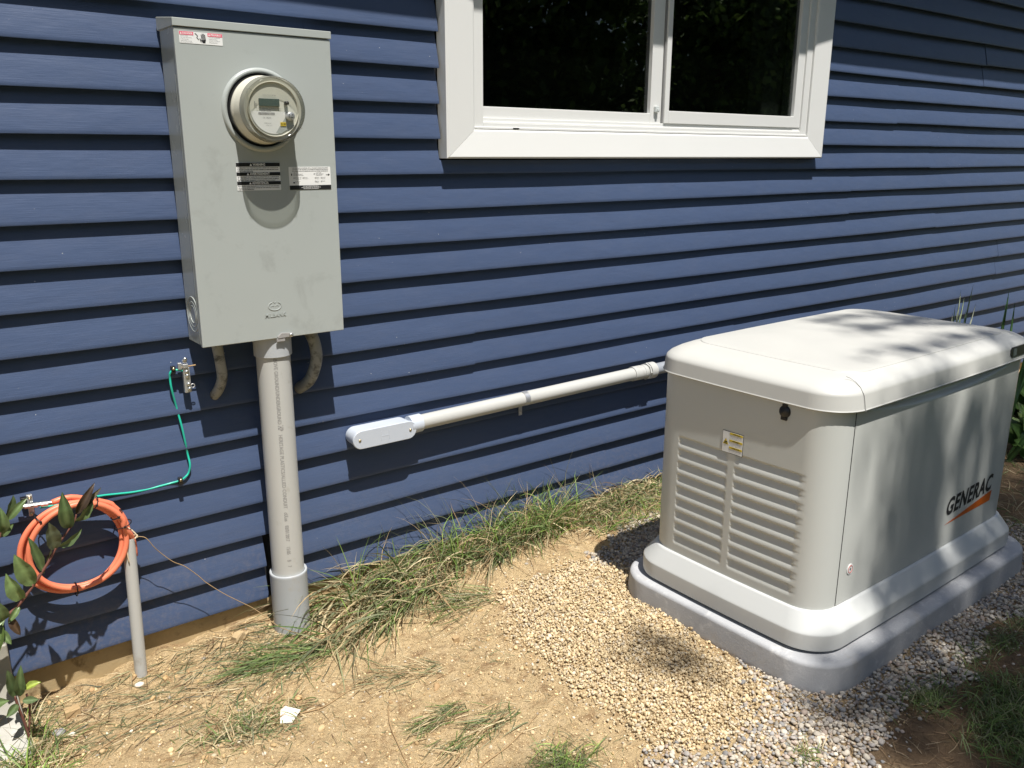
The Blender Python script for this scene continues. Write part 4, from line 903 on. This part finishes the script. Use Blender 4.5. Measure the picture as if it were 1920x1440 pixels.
def blades(name, base, az, length, width, lean, curl, cols, seed, lab, cat='grass', K=6, roll=None, jit=.2, zlift=None, floor=True):
    """ribbons: start at base, rise at angle lean (0 flat .. pi/2 up), bend by -curl per unit"""
    r = rng(seed); n = len(base); B = np.array(base, float); P = np.zeros((n, K+1, 3)); P[:, 0] = B; ang = lean.copy(); a = az.copy(); st = length/K
    wig = r.normal(0, .10, (n, K)); 
    for k in range(K):
        P[:, k+1, 0] = P[:, k, 0]+np.cos(ang)*np.cos(a)*st; P[:, k+1, 1] = P[:, k, 1]+np.cos(ang)*np.sin(a)*st; P[:, k+1, 2] = P[:, k, 2]+np.sin(ang)*st
        ang = ang-curl/K+wig[:, k]*.5; a = a+wig[:, k]
        if floor:
            g = gz(P[:, k+1, 0], P[:, k+1, 1])+.002+(zlift if zlift is not None else 0); low = P[:, k+1, 2] < g
            P[:, k+1, 2] = np.where(low, g, P[:, k+1, 2]); ang = np.where(low, np.maximum(ang, r.uniform(-.1, .15, n)), ang)
        P[:, k+1, 1] = np.minimum(P[:, k+1, 1], -.004)
    T = np.gradient(P, axis=1); T /= np.linalg.norm(T, axis=2, keepdims=True)+1e-9
    up = np.zeros_like(T); up[..., 2] = 1; ro = r.uniform(-1.2, 1.2, n) if roll is None else roll
    S_ = np.cross(T, up); S_ /= np.linalg.norm(S_, axis=2, keepdims=True)+1e-9; N_ = np.cross(S_, T)
    S_ = S_*np.cos(ro)[:, None, None]+N_*np.sin(ro)[:, None, None]
    tap = np.array([.75, 1, 1, .9, .72, .45, .06] if K == 6 else list(np.linspace(1, .06, K+1)))
    W = width[:, None]*tap[None]*.5
    V = np.stack([P-S_*W[..., None], P+S_*W[..., None]], 2).reshape(-1, 3)
    k0 = np.arange(K)*2; q = np.stack([k0, k0+1, k0+3, k0+2], 1)
    F = (q[None]+(np.arange(n)*(K+1)*2)[:, None, None]).reshape(-1, 4)
    cols = np.array(cols); C = cols[r.integers(0, len(cols), n)]*np.clip(r.normal(1, jit, n), .45, 1.7)[:, None]
    o = npmesh(name, V, F, 'blade', np.repeat(C, (K+1)*2, 0)); tag(o, lab, cat, kind='stuff'); return o
GREEN = [(.13,.20,.055),(.17,.25,.07),(.11,.18,.05),(.20,.27,.09),(.15,.20,.08)]
DULL = [(.20,.22,.11),(.25,.26,.14),(.16,.18,.09),(.30,.28,.16),(.17,.19,.10)]
STRAW = [(.56,.45,.26),(.48,.36,.20),(.62,.52,.33),(.38,.26,.14),(.50,.42,.25)]
BRIGHT = [(.24,.37,.07),(.28,.42,.09),(.20,.32,.06)]
def U(a, b_, n): return r.uniform(a, b_, n)
r = rng(77)
# matted tall grass along the wall
n = 5200; t_ = U(0, 1, n)**.95; x = 1.02+1.95*t_; dep = np.interp(x, [1.0,1.2,1.5,1.75,1.95,2.15,2.6,3.0], [.27,.24,.19,.16,.11,.09,.12,.18]); y = -.012-dep*U(0, 1, n)**1.25
k_ = U(-1.1, .9, n) < fbm(x*1.0, y*1.6, 9, 90)+.25*(x < 1.5); x, y = x[k_], y[k_]; n = len(x); P = np.stack([x, y, gz(x, y)+U(0, .035, n)*np.clip(1-(-y/.3), 0, 1)], 1)
az = np.where(U(0,1,n) < .68, r.normal(R(205), .45, n), U(0, 6.28, n))
ln = U(.09, .30, n)*np.interp(x, [1, 1.7, 2.2, 2.9], [1.1, 1.0, .6, .55]); lean = np.abs(r.normal(.35, .35, n))
blades('matted_grass', P, az, ln, np.clip(r.lognormal(-5.75, .45, n), .0012, .008), lean, U(.4, 1.6, n), GREEN+DULL+DULL+STRAW+STRAW, 1, 'long matted green and straw grass heaped along the foot of the siding')
# upright tufts near the middle
n = 620; cxs = np.array([1.62, 1.80, 1.92, 2.03, 2.14, 1.35, 1.18]); wts = np.array([.10,.14,.18,.26,.18,.08,.06]); k = r.choice(7, n, p=wts); x = cxs[k]+r.normal(0, .035, n); y = -.07+r.normal(0, .03, n); y = np.minimum(y, -.015)
P = np.stack([x, y, gz(x, y)], 1); 
blades('upright_grass', P, U(0, 6.28, n), U(.10, .27, n), U(.002, .0045, n), U(.9, 1.5, n), U(.3, 1.9, n), BRIGHT+GREEN+STRAW[:2], 2, 'taller upright grass tufts growing against the siding')
n = 90; x = U(1.5, 2.45, n); y = -U(.02, .14, n); P = np.stack([x, y, gz(x, y)+.02], 1)
blades('seed_stalks', P, r.normal(R(160), 1.0, n), U(.22, .40, n), U(.0012, .0024, n), U(.85, 1.45, n), U(.4, 1.7, n), STRAW+DULL, 3, 'thin dry seed stalks arching in front of the siding')
# green grass near the generator back
n = 1500; x = U(2.2, 3.1, n); y = -U(.015, .24, n); P = np.stack([x, y, gz(x, y)], 1)
blades('short_wall_grass', P, U(0, 6.28, n), U(.05, .15, n), U(.002, .004, n), U(.2, 1.2, n), U(.6, 1.8, n), BRIGHT+GREEN+STRAW+STRAW, 4, 'short mixed green and dry grass at the wall behind the generator')
# swaths of cut grass lying on dirt
def swath(nm, p0, p1, n, w_, ln, lab, seed, cols=DULL+GREEN+STRAW):
    t_ = U(0, 1, n); p0, p1 = np.array(p0), np.array(p1); d = p1-p0; a0 = math.atan2(d[1], d[0]); nrm = np.array([-d[1], d[0]])/np.hypot(*d)
    c = p0+d*t_[:, None]*.75+nrm*(r.normal(0, w_, n))[:, None]; P = np.stack([c[:, 0], c[:, 1], gz(c[:, 0], c[:, 1])+U(.001, .010, n)], 1)
    blades(nm, P, r.normal(a0, .5, n), U(.35, 1.0, n)*ln, U(.0013, .0032, n), U(-.05, .2, n), U(-.3, .6, n), cols, seed, lab)
swath('cut_grass', (1.02,-.27), (.66,-.20), 230, .024, .20, 'green cut grass swath lying left of the thick conduit base', 5, GREEN+GREEN+DULL)
swath('cut_grass', (1.25,-.57), (.93,-.47), 130, .022, .10, 'thin wisps of cut grass on the dirt, nearest the small hole', 6, DULL+STRAW)
swath('cut_grass', (1.20,-.75), (.97,-.77), 170, .016, .10, 'dense little streak of cut grass in the middle of the dirt', 7)
swath('cut_grass', (1.30,-.86), (.97,-.90), 150, .026, .11, 'long streak of cut grass near the bottom edge of the dirt', 8)
swath('cut_grass', (1.62,-.33), (1.36,-.26), 160, .03, .20, 'loose grass blades fallen forward from the heap onto bare dirt', 9, GREEN+DULL+STRAW)
n = 420; x = r.normal(1.25, .045, n); y = r.normal(-1.13, .035, n); P = np.stack([x, y, gz(x, y)], 1)
blades('grass_tuft', P, U(0, 6.28, n), U(.03, .09, n), U(.0012, .0025, n), U(.2, 1.3, n), U(.6, 2.0, n), BRIGHT+GREEN+DULL, 10, 'low green grass tuft at the bottom edge beside the gravel')
n = 130; x = r.normal(1.76, .02, n); y = r.normal(-1.505, .015, n); P = np.stack([x, y, gz(x, y)], 1)
blades('grass_tuft', P, U(0, 6.28, n), U(.02, .06, n), U(.0012, .0025, n), U(.3, 1.3, n), U(.6, 1.6, n), BRIGHT+GREEN+STRAW, 12, 'tiny grass tuft growing out of the grey gravel')
n = 900; x = r.normal(.66, .075, n); y = r.normal(-.47, .05, n); P = np.stack([x, y, gz(x, y)], 1)
blades('weed_patch', P, U(0, 6.28, n), U(.015, .07, n), U(.0015, .0035, n), U(.0, .9, n), U(.2, 1.2, n), GREEN+DULL+STRAW+STRAW, 13, 'flattened patch of weeds and dry grass beside the paper scrap', 'weeds')
# straw litter
n = 4200; x = U(.0, 2.2, n); y = -U(.03, 1.55, n); k_ = offpad(x, y, .11) & ~inpoly(x, y, TAN) & (r.uniform(-1.0, 1.0, n) < fbm(x, y, 5, 61)); x, y = x[k_], y[k_]; n = len(x)
P = np.stack([x, y, gz(x, y)+U(.001, .004, n)], 1)
blades('straw_litter', P, U(0, 6.28, n), U(.012, .07, n), U(.0009, .0022, n), U(-.1, .15, n), U(-.3, .5, n), STRAW+STRAW+DULL+[(.16,.10,.06),(.22,.13,.08)], 14, 'dry straw bits scattered over the tan dirt', 'straw')
n = 1500; x = U(.02, 1.0, n); y = -.02-U(0, 1, n)**1.3*.33; P = np.stack([x, y, gz(x, y)+U(.001, .004, n)], 1)
blades('litter_by_wall', P, r.normal(R(195), .7, n), U(.02, .11, n), U(.0012, .003, n), U(-.1, .15, n), U(-.3, .5, n), STRAW+DULL+[(.06,.09,.07),(.16,.10,.06)], 15, 'dead grass and twigs along the foundation', 'straw')
# brown soil litter at the right, turf
n = 3800; x = U(1.75, 3.9, n); y = -U(1.38, 2.0, n); P = np.stack([x, y, gz(x, y)+U(.0, .004, n)], 1); k_ = ~inpoly(x, y, GREY) | (U(0, 1, n) < .08); P = P[k_]; n = len(P)
blades('dry_litter', P, U(0, 6.28, n), U(.012, .06, n), U(.0010, .0024, n), U(-.1, .3, n), U(-.3, .5, n), [(.30,.20,.11),(.22,.14,.08),(.38,.29,.18),(.15,.10,.06)], 16, 'dry grass litter over the brown soil on the right', 'straw')
n = 30000; x = U(2.0, 4.4, n); y = -U(1.5, 2.35, n); m_ = zone(x, y)[1]; k_ = (U(0, 1, n) < np.clip(m_*1.5-.08-.9*np.exp(-(((x-2.02)/.16)**2+((y+1.56)/.12)**2))+.35*fbm(x, y, 7, 71), 0, 1)); P = np.stack([x, y, gz(x, y)], 1)[k_]; n = len(P)
blades('turf', P, U(0, 6.28, n), U(.03, .085, n), U(.0018, .0034, n), U(.5, 1.4, n), U(.4, 1.8, n), GREEN+GREEN+DULL+[(.08,.13,.04)], 17, 'dark green lawn grass at the lower right')
n = 800; x = np.concatenate([r.normal(2.26, .05, n//2), r.normal(2.75, .12, n-n//2)]); y = np.concatenate([r.normal(-1.57, .03, n//2), r.normal(-1.56, .025, n-n//2)]); P = np.stack([x, y, gz(x, y)], 1)
blades('turf_edge', P, U(0, 6.28, n), U(.025, .07, n), U(.0015, .003, n), U(.4, 1.3, n), U(.4, 1.8, n), GREEN+DULL, 18, 'ragged grass edge creeping over the gravel')
n = 5200; x = U(3.42, 6.2, n); y = -U(.05, 1.5, n); k_ = r.uniform(-.9, .9, n) < fbm(x, y, 4, 81); P = np.stack([x, y, gz(x, y)], 1)[k_]; n = len(P)
blades('rough_grass', P, U(0, 6.28, n), U(.04, .15, n), U(.002, .005, n), U(.0, 1.2, n), U(.4, 1.6, n), GREEN+STRAW+STRAW+DULL, 19, 'rough half dry grass beyond the far end of the generator')
n = 700; x = U(-.05, .22, n); y = -U(.12, .42, n); P = np.stack([x, y, gz(x, y)], 1)
blades('corner_weeds', P, U(0, 6.28, n), U(.04, .16, n), U(.0015, .004, n), U(.1, 1.3, n), U(.4, 1.6, n), GREEN+BRIGHT+STRAW, 20, 'weedy grass around the foot of the shrub in the corner', 'weeds')

# ------------------------------------------------------------------ small things on the ground
def gzf(x, y): return float(gz(x, y))
b = MB(); z = gzf(.76,-.49)
b.add([(.735,-.515,z+.006),(.765,-.528,z+.004),(.803,-.500,z+.012),(.772,-.462,z+.016),(.752,-.478,z+.020),(.735,-.515,z+.004),(.765,-.528,z+.002),(.803,-.500,z+.010),(.772,-.462,z+.014)], [(0,1,4),(1,2,3,4),(5,8,7,6)])
o = b.build('paper_scrap', 'paper', None, fix=False); tag(o, 'crumpled white paper scrap lying on the tan dirt', 'paper scrap')
b = MB(); z = gzf(1.154,-.335); b.tube([(1.118,-.352,z+.004),(1.150,-.337,z+.006),(1.192,-.318,z+.004)], [.003,.0045,.003], 6); o = b.build('wood_chip', 'wood_scrap', None); tag(o, 'pale splinter of wood on the dirt below the grass heap', 'wood chip')
b = MB(); z = gzf(1.36,-.455); b.box(1.352,1.374,-.462,-.446,z-.03,z+.016); o = b.build('wood_stake', 'wood_scrap', None, bevel=.002); tag(o, 'stub of a broken wooden stake at the small hole in the dirt', 'stake')
b = MB(); z = gzf(.285,-.12); b.box(.262,.302,-.126,-.100,z-.02,z+.022); o = b.build('wood_offcut', 'wood_scrap', None, bevel=.0015); tag(o, 'small square wood offcut leaning at the foundation near the shrub', 'wood block')
for (x, y, s_, lab, m_) in ((.235,-.175,.017,'flat grey stone on the dirt beside the square wood offcut','stone_grey'),(2.86,-1.625,.026,'grey stone lying at the edge of the turf','stone_grey'),(.792,-.055,.026,'lumpy tan clay clod against the foundation near the conduit','clod'),(.470,-.085,.014,'small pale stone at the foot of the slim conduit stub','paper'),(.262,-.205,.010,'small white stone next to the flat grey one','paper'),(.60,-.30,.012,'pale yellowish stone near the cut grass swath','clod')):
    V, F = ICO2; q = V.copy(); rr = rng(int(x*1000)); q *= (1+(.30 if m_ == 'clod' else .12)*np.sin(q@rr.normal(size=(3,1))*4+rr.uniform(0,6))); q = q*np.array([1,.75,.55 if m_ != 'clod' else .8])*s_+np.array([x,y,gzf(x,y)+s_*.25])
    me = bpy.data.meshes.new('stone'); me.from_pydata(q.tolist(), [], F.tolist()); o = link('stone' if m_ != 'clod' else 'clay_clod', me, None, [M[m_]], m_ != 'clod'); tag(o, lab, 'stone' if m_ != 'clod' else 'clay clod')
for i, (pts, lab) in enumerate((([(1.02,-.62),(.98,-.70),(.955,-.80),(.93,-.90)], 'thin dark twig lying below the paper scrap'), ([(.80,-.50),(.86,-.515),(.92,-.50),(.97,-.49)], 'short brown twig running right from the paper scrap'), ([(.30,-.33),(.40,-.28),(.52,-.245),(.64,-.225)], 'long dry twig on the dirt below the slim conduit'), ([(.12,-.33),(.22,-.31),(.34,-.335)], 'dry twig near the lower left corner'), ([(1.02,-1.02),(1.10,-.985),(1.20,-.97),(1.33,-.93)], 'curved dark root end near the bottom edge'))):
    b = MB(); p3 = catmull([(x, y, gzf(x, y)+.004) for x, y in pts], 5); b.tube(p3, [.0022-.0012*k/len(p3) for k in range(len(p3))], 6); o = b.build('twig', 'dry_stem', None, smooth=True); tag(o, lab, 'twig', 'twigs on the dirt')

# ------------------------------------------------------------------ leafy plants
def leaf_geo(base, tip, width, nrm, fold=.25, droop=.12, K=8, shape='oval'):
    base, tip, nrm = Vector(base), Vector(tip), Vector(nrm).normalized(); d = tip-base; L = d.length; d.normalize()
    s_ = d.cross(nrm).normalized(); n_ = s_.cross(d).normalized(); V = []; F = []; C = []
    for k in range(K+1):
        t_ = k/K; w_ = width*(math.sin(math.pi*min(1, t_**.85))**.8 if shape == 'oval' else (1-t_)**.6*min(1, t_*6+.5))*.5
        c = base+d*L*t_+n_*(-droop*L*(t_-.0)**2+droop*L*.3*math.sin(math.pi*t_))
        rp = .03*L*math.sin(k*2.1+width*300)
        for j, sj in enumerate((-1, -.5, 0, .5, 1)):
            V.append(c+s_*w_*sj+n_*(abs(sj)*w_*fold*2+rp*abs(sj)))
            C.append(1.55 if sj == 0 else (1.0 if (k % 2) else .88))
    for k in range(K):
        for j in range(4): a = k*5+j; F.append((a, a+1, a+6, a+5))
    return V, F, C
def foliage(name, leaves, parent, col, seed):
    V, F, C = [], [], []; r = rng(seed)
    for L in leaves:
        cc_ = np.array(L.pop('col', col))*np.clip(r.normal(1, .15), .6, 1.4); v_, f_2, c_ = leaf_geo(**L); o = len(V); V += [tuple(p) for p in v_]; F += [tuple(i+o for i in f) for f in f_2]; C += [cc_*k for k in c_]
    return npmesh(name, np.array(V), np.array(F), 'leafy', np.array(C), parent=parent)
sh = empty('shrub', (.10, -.22, -.1), 'leafy shrub with dark green oval leaves reaching in at the left edge', 'shrub')
stems = MB(); PLY = -.18
stems.tube(catmull([(.02,-.24,-.12),(.06,-.21,.08),(.115,-.18,.243),(.182,-.18,.296),(.228,-.18,.346),(.267,-.18,.395),(.298,-.18,.441),(.342,-.18,.493),(.352,-.18,.515)], 5), [.006-.004*k/40 for k in range(41)], 8)
stems.tube(catmull([(.04,-.22,-.1),(.07,-.20,.2),(.12,-.19,.42),(.172,-.18,.50),(.196,-.18,.54)], 5), .0028, 8)
stems.tube(catmull([(.165,-.20,-.10),(.158,-.20,-.03),(.150,-.20,.02),(.146,-.20,.06)], 5), .0035, 8)
stems.tube(catmull([(.165,-.20,-.06),(.175,-.20,.02),(.172,-.21,.06)], 5), .0028, 8)
stems.build('stem', 'red_stem', sh, smooth=True)
DG = (.11, .16, .06); LV = []
def lf(b0, t0, w_, nrm=(0,-1,.35), fold=.25, col=None, droop=.08):
    _q = (b0[0]*37+t0[2]*91) % 1; d = dict(base=b0, tip=t0, width=w_*(.74+.2*_q), nrm=nrm, fold=fold+.2*_q, droop=droop+.22*(_q-.3))
    if col: d['col'] = col
    LV.append(d)
lf((.228,-.18,.346),(.196,-.20,.448),.058,(-.2,-1,.5)); lf((.257,-.18,.372),(.236,-.17,.478),.034,(.3,-1,.1)); lf((.290,-.18,.430),(.282,-.21,.520),.052,(.1,-1,.6), col=(.10,.125,.075))
lf((.300,-.18,.436),(.357,-.20,.470),.024,(.4,-1,.1)); lf((.330,-.18,.480),(.322,-.20,.580),.040,(-.2,-1,.3), col=(.075,.11,.04)); lf((.345,-.18,.496),(.400,-.19,.552),.030,(.5,-1,.0))
lf((.352,-.18,.515),(.398,-.20,.592),.026,(-.3,-1,.1), col=(.09,.06,.04)); lf((.352,-.18,.515),(.420,-.18,.574),.020,(.3,-1,.6), col=(.10,.09,.05)); lf((.262,-.18,.392),(.285,-.17,.432),.016,(.4,-1,.0), col=(.06,.06,.03))
lf((.200,-.18,.315),(.170,-.20,.398),.046,(-.3,-1,.2)); lf((.196,-.18,.54),(.217,-.18,.602),.030,(.4,-1,.3), col=(.07,.10,.04)); lf((.196,-.18,.54),(.240,-.19,.590),.024,(-.2,-1,.5)); lf((.180,-.18,.51),(.186,-.20,.575),.028,(.2,-1,.3)); lf((.176,-.18,.50),(.205,-.19,.53),.018)
lf((.150,-.19,.275),(.135,-.21,.345),.036,(.2,-1,.2)); lf((.165,-.18,.28),(.180,-.20,.225),.026,(-.2,-1,.4), col=(.08,.05,.03)); lf((.13,-.18,.25),(.158,-.21,.215),.030,(.3,-1,.4)); lf((.145,-.18,.262),(.120,-.22,.20),.030,(-.3,-1,.2), col=(.08,.12,.03)); lf((.19,-.18,.30),(.16,-.2,.27),.020)
lf((.146,-.20,.055),(.138,-.22,.150),.036,(.1,-1,.3), col=(.08,.12,.05)); lf((.158,-.20,.055),(.166,-.22,.142),.030,(-.2,-1,.3), col=(.08,.12,.045)); lf((.170,-.21,.075),(.206,-.22,.090),.026,(.1,-.6,1), col=(.22,.27,.05)); lf((.160,-.21,.045),(.196,-.23,.045),.026,(-.1,-.9,.7), col=(.10,.14,.06)); lf((.148,-.21,.04),(.118,-.24,.03),.028,(-.2,-1,.4), col=(.09,.13,.05))
rl = random.Random(5)
for _ in range(46):
    x, y, z = rl.uniform(-.10, .10), rl.uniform(-.30,-.12), rl.uniform(.0, .75); d = Vector((rl.uniform(-1,1), rl.uniform(-.6,.4), rl.uniform(-.2,1))).normalized()*rl.uniform(.06,.10)
    lf((x,y,z), (x+d.x, y+d.y, z+d.z), rl.uniform(.03,.05), (rl.uniform(-.5,.5),-1,rl.uniform(0,.8)))
foliage('leaves', LV, sh, DG, 3)
def clump(nm, lab, cat, loc, n, L, w_, spread, seed, cols, shape='strap', up=1.0):
    e = empty(nm, loc, lab, cat); rr = random.Random(seed); LV2 = []
    for _ in range(n):
        a = rr.uniform(0, 6.28); s_ = rr.uniform(.1, spread); ll_ = L*rr.uniform(.6, 1.0); b0 = (loc[0]+rr.uniform(-.03,.03), loc[1]+rr.uniform(-.03,.03), loc[2])
        tip_ = (b0[0]+math.cos(a)*s_*ll_, b0[1]+math.sin(a)*s_*ll_, b0[2]+ll_*up*math.sqrt(max(.05, 1-s_*s_)))
        LV2.append(dict(base=b0, tip=tip_, width=w_*rr.uniform(.7,1.1), nrm=(math.cos(a+1.2)*.6, -1, .4), fold=.15, droop=rr.uniform(.05,.2), shape=shape, col=rr.choice(cols)))
    foliage('leaves', LV2, e, cols[0], seed); return e, LV2
IR = [(.05,.11,.03),(.07,.14,.035),(.045,.09,.03)]
iris = empty('iris_plant', (4.45, -.68, -.08), 'iris with tall sword shaped green leaves beyond the generator', 'iris'); LVi = []
for (bx, by, tx, ty, tz, w_) in ((4.42,-.70,4.47,-.70,.80,.036),(4.52,-.74,4.66,-.79,.77,.040),(4.50,-.70,4.75,-.80,.60,.036),(4.40,-.66,4.30,-.62,.55,.030),(4.56,-.78,4.90,-.92,.52,.034),(4.6,-.7,4.8,-.6,.7,.03),(4.5,-.8,4.6,-1.0,.45,.03)):
    LVi.append(dict(base=(bx,by,-.09), tip=(tx,ty,tz), width=w_, nrm=(-.9,-.4,.1), fold=.1, droop=.03, K=12, shape='strap'))
foliage('leaves', LVi, iris, (.05,.11,.03), 4)
va = empty('striped_plant', (4.78, -.33, -.08), 'small plant with thin pale striped leaves between the generator and the siding', 'plant'); LVi = []
for (tx, tz, c_) in ((4.700,.735,(.42,.46,.30)),(4.752,.705,(.36,.42,.25)),(4.835,.760,(.06,.09,.05)),(4.815,.70,(.05,.08,.05)),(4.66,.655,(.05,.08,.06)),(4.90,.655,(.30,.32,.24)),(4.64,.62,(.40,.42,.3)),(4.79,.62,(.2,.25,.14))):
    LVi.append(dict(base=(4.76+rl.uniform(-.04,.04),-.35+rl.uniform(-.02,.02),-.09), tip=(tx,-.36,tz), width=.022, nrm=(-.9,-.4,.1), fold=.12, droop=.04, K=12, shape='strap', col=c_))
foliage('leaves', LVi, va, (.2,.25,.15), 6)
clump('hosta', 'low broad leaved green plant at the far right behind the generator', 'plant', (4.75,-.85,-.08), 60, .34, .12, .95, 7, [(.13,.22,.06),(.08,.15,.04),(.20,.28,.10)], 'oval', .9)
clump('hosta', 'second broad leaved plant farther back against the siding', 'plant', (5.5,-.5,-.08), 50, .40, .13, .95, 8, [(.10,.18,.05),(.07,.13,.04),(.15,.22,.08)], 'oval', .9)

# ------------------------------------------------------------------ trees (behind the camera: they shade the generator and mirror in the glass)
def leafcloud(C, n_per, rad, size, seed, cols):
    r = rng(seed); C = np.asarray(C); n = len(C)*n_per; c = np.repeat(C, n_per, 0)+r.normal(0, rad, (len(C)*n_per, 3))*np.array([1,1,.6])
    a = r.normal(size=(n, 3)); a /= np.linalg.norm(a, axis=1, keepdims=True); b_ = np.cross(a, r.normal(size=(n, 3))); b_ /= np.linalg.norm(b_, axis=1, keepdims=True)
    s_ = r.uniform(.6, 1.2, n)[:, None]*size; V = np.stack([c-a*s_, c-b_*s_*.55, c+a*s_, c+b_*s_*.55], 1).reshape(-1, 3)
    F = np.arange(n*4).reshape(-1, 4); cols = np.array(cols); tint = np.repeat(cols[r.integers(0, len(cols), n)]*np.clip(r.normal(1, .2, n), .5, 1.6)[:, None], 4, 0)
    return V, F, tint
def dens(x, y):
    """wanted leaf shade as projected along the sun on the ground plane"""
    d = np.zeros(np.shape(x))
    d = np.maximum(d, .88*smooth01(-1.28, -1.42, y-.30*(2.15-x)*(x < 2.15))*smooth01(1.82, 2.15, x))          # ground in front of the pad
    fr_ = smooth01(-.93, -.99, y)*smooth01(2.22, 2.62, x)
    slit = np.exp(-((x-2.83+.10*(y+1.1))/.065)**2)+.8*np.exp(-((x-3.09+.08*(y+1.1))/.05)**2)
    d = np.maximum(d, fr_*np.clip(1.05-slit*1.1, 0, 1)*smooth01(-1.5, -1.3, y))
    st2 = np.exp(-((y+.80+.05*(x-2.7))/.045)**2)*smooth01(2.35, 2.7, x)+np.exp(-((y+.55+.03*(x-2.7))/.05)**2)*smooth01(2.6, 3.0, x)+.8*np.exp(-((y+.37)/.04)**2)*smooth01(2.7, 2.9, x)
    d = np.maximum(d, .60*st2*(y < -.2)*smooth01(3.8, 3.5, x))
    d = np.maximum(d, .42*smooth01(2.95, 3.35, x)*(y < -.45))
    d = np.maximum(d, .42*np.exp(-(((x-1.83)/.10)**2+((y+.98)/.13)**2)))
    d = np.maximum(d, .45*np.exp(-(((x-1.10)/.10)**2+((y+1.09)/.03)**2)))
    d = d*(1-.95*np.exp(-(((x-2.62)/.10)**2+((y+1.74)/.05)**2)))*(1-.8*np.exp(-(((x-2.2)/.07)**2+((y+1.66)/.05)**2)))
    return d*smooth01(6.0, 5.0, x)*smooth01(-5.5, -4.5, y)
tr = empty('shade_tree', (4.9, -7.2, -.1), 'broad leafy tree standing behind the camera whose canopy shades the generator', 'tree')
r = rng(5); n = 46000; x = r.uniform(.8, 5.8, n); y = r.uniform(-4.5, -.2, n); k_ = r.uniform(0, 1, n) < dens(x, y)*1.0; x, y = x[k_], y[k_]
tt_ = r.uniform(8.6, 11.0, len(x)); C = np.stack([x, y, 0*x-.08], 1)+np.array(SUN)[None]*tt_[:, None]
V, F, T_ = leafcloud(C, 5, .02, .027, 6, [(.06,.10,.025),(.08,.13,.03),(.05,.085,.02)])
x2 = r.normal(5.0, 1.5, 900); y2 = r.normal(-7.6, 1.4, 900); z2 = r.normal(9.6, 1.4, 900); k2 = (y2 < -6.2)
V2, F2, T2 = leafcloud(np.stack([x2, y2, z2], 1)[k2], 14, .16, .05, 9, [(.05,.09,.02),(.07,.12,.03)])
npmesh('crown', np.concatenate([V, V2]), np.concatenate([F, F2+len(V)]), 'tree_leaf', np.concatenate([T_, T2]), parent=tr)
b = MB(); b.tube(catmull([(4.9,-7.2,-.2),(4.85,-7.1,1.5),(4.95,-7.0,3.2),(4.8,-6.8,6.5),(4.7,-6.7,9.6)], 5), [.20-.14*k/20 for k in range(21)], 14)
for q in (((4.85,-6.9,5.0),(4.2,-6.3,6.8),(3.3,-5.7,8.4),(2.4,-5.4,9.1)), ((4.8,-6.8,5.8),(4.6,-6.3,7.2),(4.3,-5.7,8.6),(3.7,-5.3,9.4)), ((4.9,-7.0,3.4),(5.6,-7.2,4.8),(6.3,-7.4,6.2)), ((4.8,-6.7,5.6),(4.0,-7.2,6.6),(3.4,-7.6,7.4)), ((3.9,-6.1,7.4),(3.2,-6.3,8.4),(2.4,-6.4,8.9))):
    p3 = catmull(q, 5); b.tube(p3, [.075-.062*k/len(p3) for k in range(len(p3))], 8)
b.build('trunk', 'bark', tr, smooth=True)
# background trees seen only in the window panes
def make_tree(loc, h, lab):
    e = empty('background_tree', loc, lab, 'tree', 'trees across the yard'); r = rng(int(abs(loc[0])*10)+3)
    n = 240; th = r.uniform(0, 6.28, n); u = r.uniform(-1, 1, n); rad = r.uniform(.35, 1, n)**.5
    C = np.stack([np.cos(th)*np.sqrt(1-u*u)*rad*2.4, np.sin(th)*np.sqrt(1-u*u)*rad*2.2, h*.58+u*rad*h*.42], 1)+np.array([loc[0], loc[1], 0])
    V, F, T = leafcloud(C, 95, .34, .12, 4, [(.09,.16,.04),(.13,.22,.05),(.07,.12,.035),(.19,.30,.07)])
    npmesh('crown', V, F, 'tree_leaf', T, parent=e); b = MB(); b.tube([(loc[0],loc[1],-.3),(loc[0]+.1,loc[1],h*.35),(loc[0],loc[1]+.1,h*.8)], [.22,.16,.05], 10); b.build('trunk', 'bark', e, smooth=True); return e
proto = make_tree((8.0, -13.0, -.1), 7.5, 'leafy yard tree behind the camera, nearest to the middle of the row')
for i, (x, y, s_, lab) in enumerate(((2.5,-14.5,1.05,'yard tree at the left end of the row behind the camera'), (12.5,-14.0,1.15,'taller yard tree right of the middle one'), (17.5,-12.0,1.0,'yard tree second from the right end of the row'), (22.5,-13.0,1.2,'large yard tree at the right end of the row'), (-3.0,-13.0,1.1,'yard tree far to the left behind the camera'))):
    c = proto.copy(); COL.objects.link(c); c.location = (x, y, -.1); c.scale = (s_,)*3; c.rotation_euler = (0, 0, i*1.3+.5); c['label'] = lab
    for ch in list(proto.children):
        d = ch.copy(); COL.objects.link(d); d.parent = c

hg = empty('hedge', (9.5, -17.5, -.1), 'long green hedge added out of view to fill sky gaps in the window reflections', 'hedge')  # added behind the trees to close bright sky holes mirrored in the glass
r = rng(3); n = 2600; C = np.stack([r.uniform(-8, 30, n), r.normal(-17.5, .6, n), r.uniform(-.1, 4.4, n)], 1)
V, F, T_ = leafcloud(C, 26, .30, .16, 8, [(.07,.13,.035),(.10,.18,.045),(.05,.10,.03)]); npmesh('foliage', V, F, 'tree_leaf', T_, parent=hg)
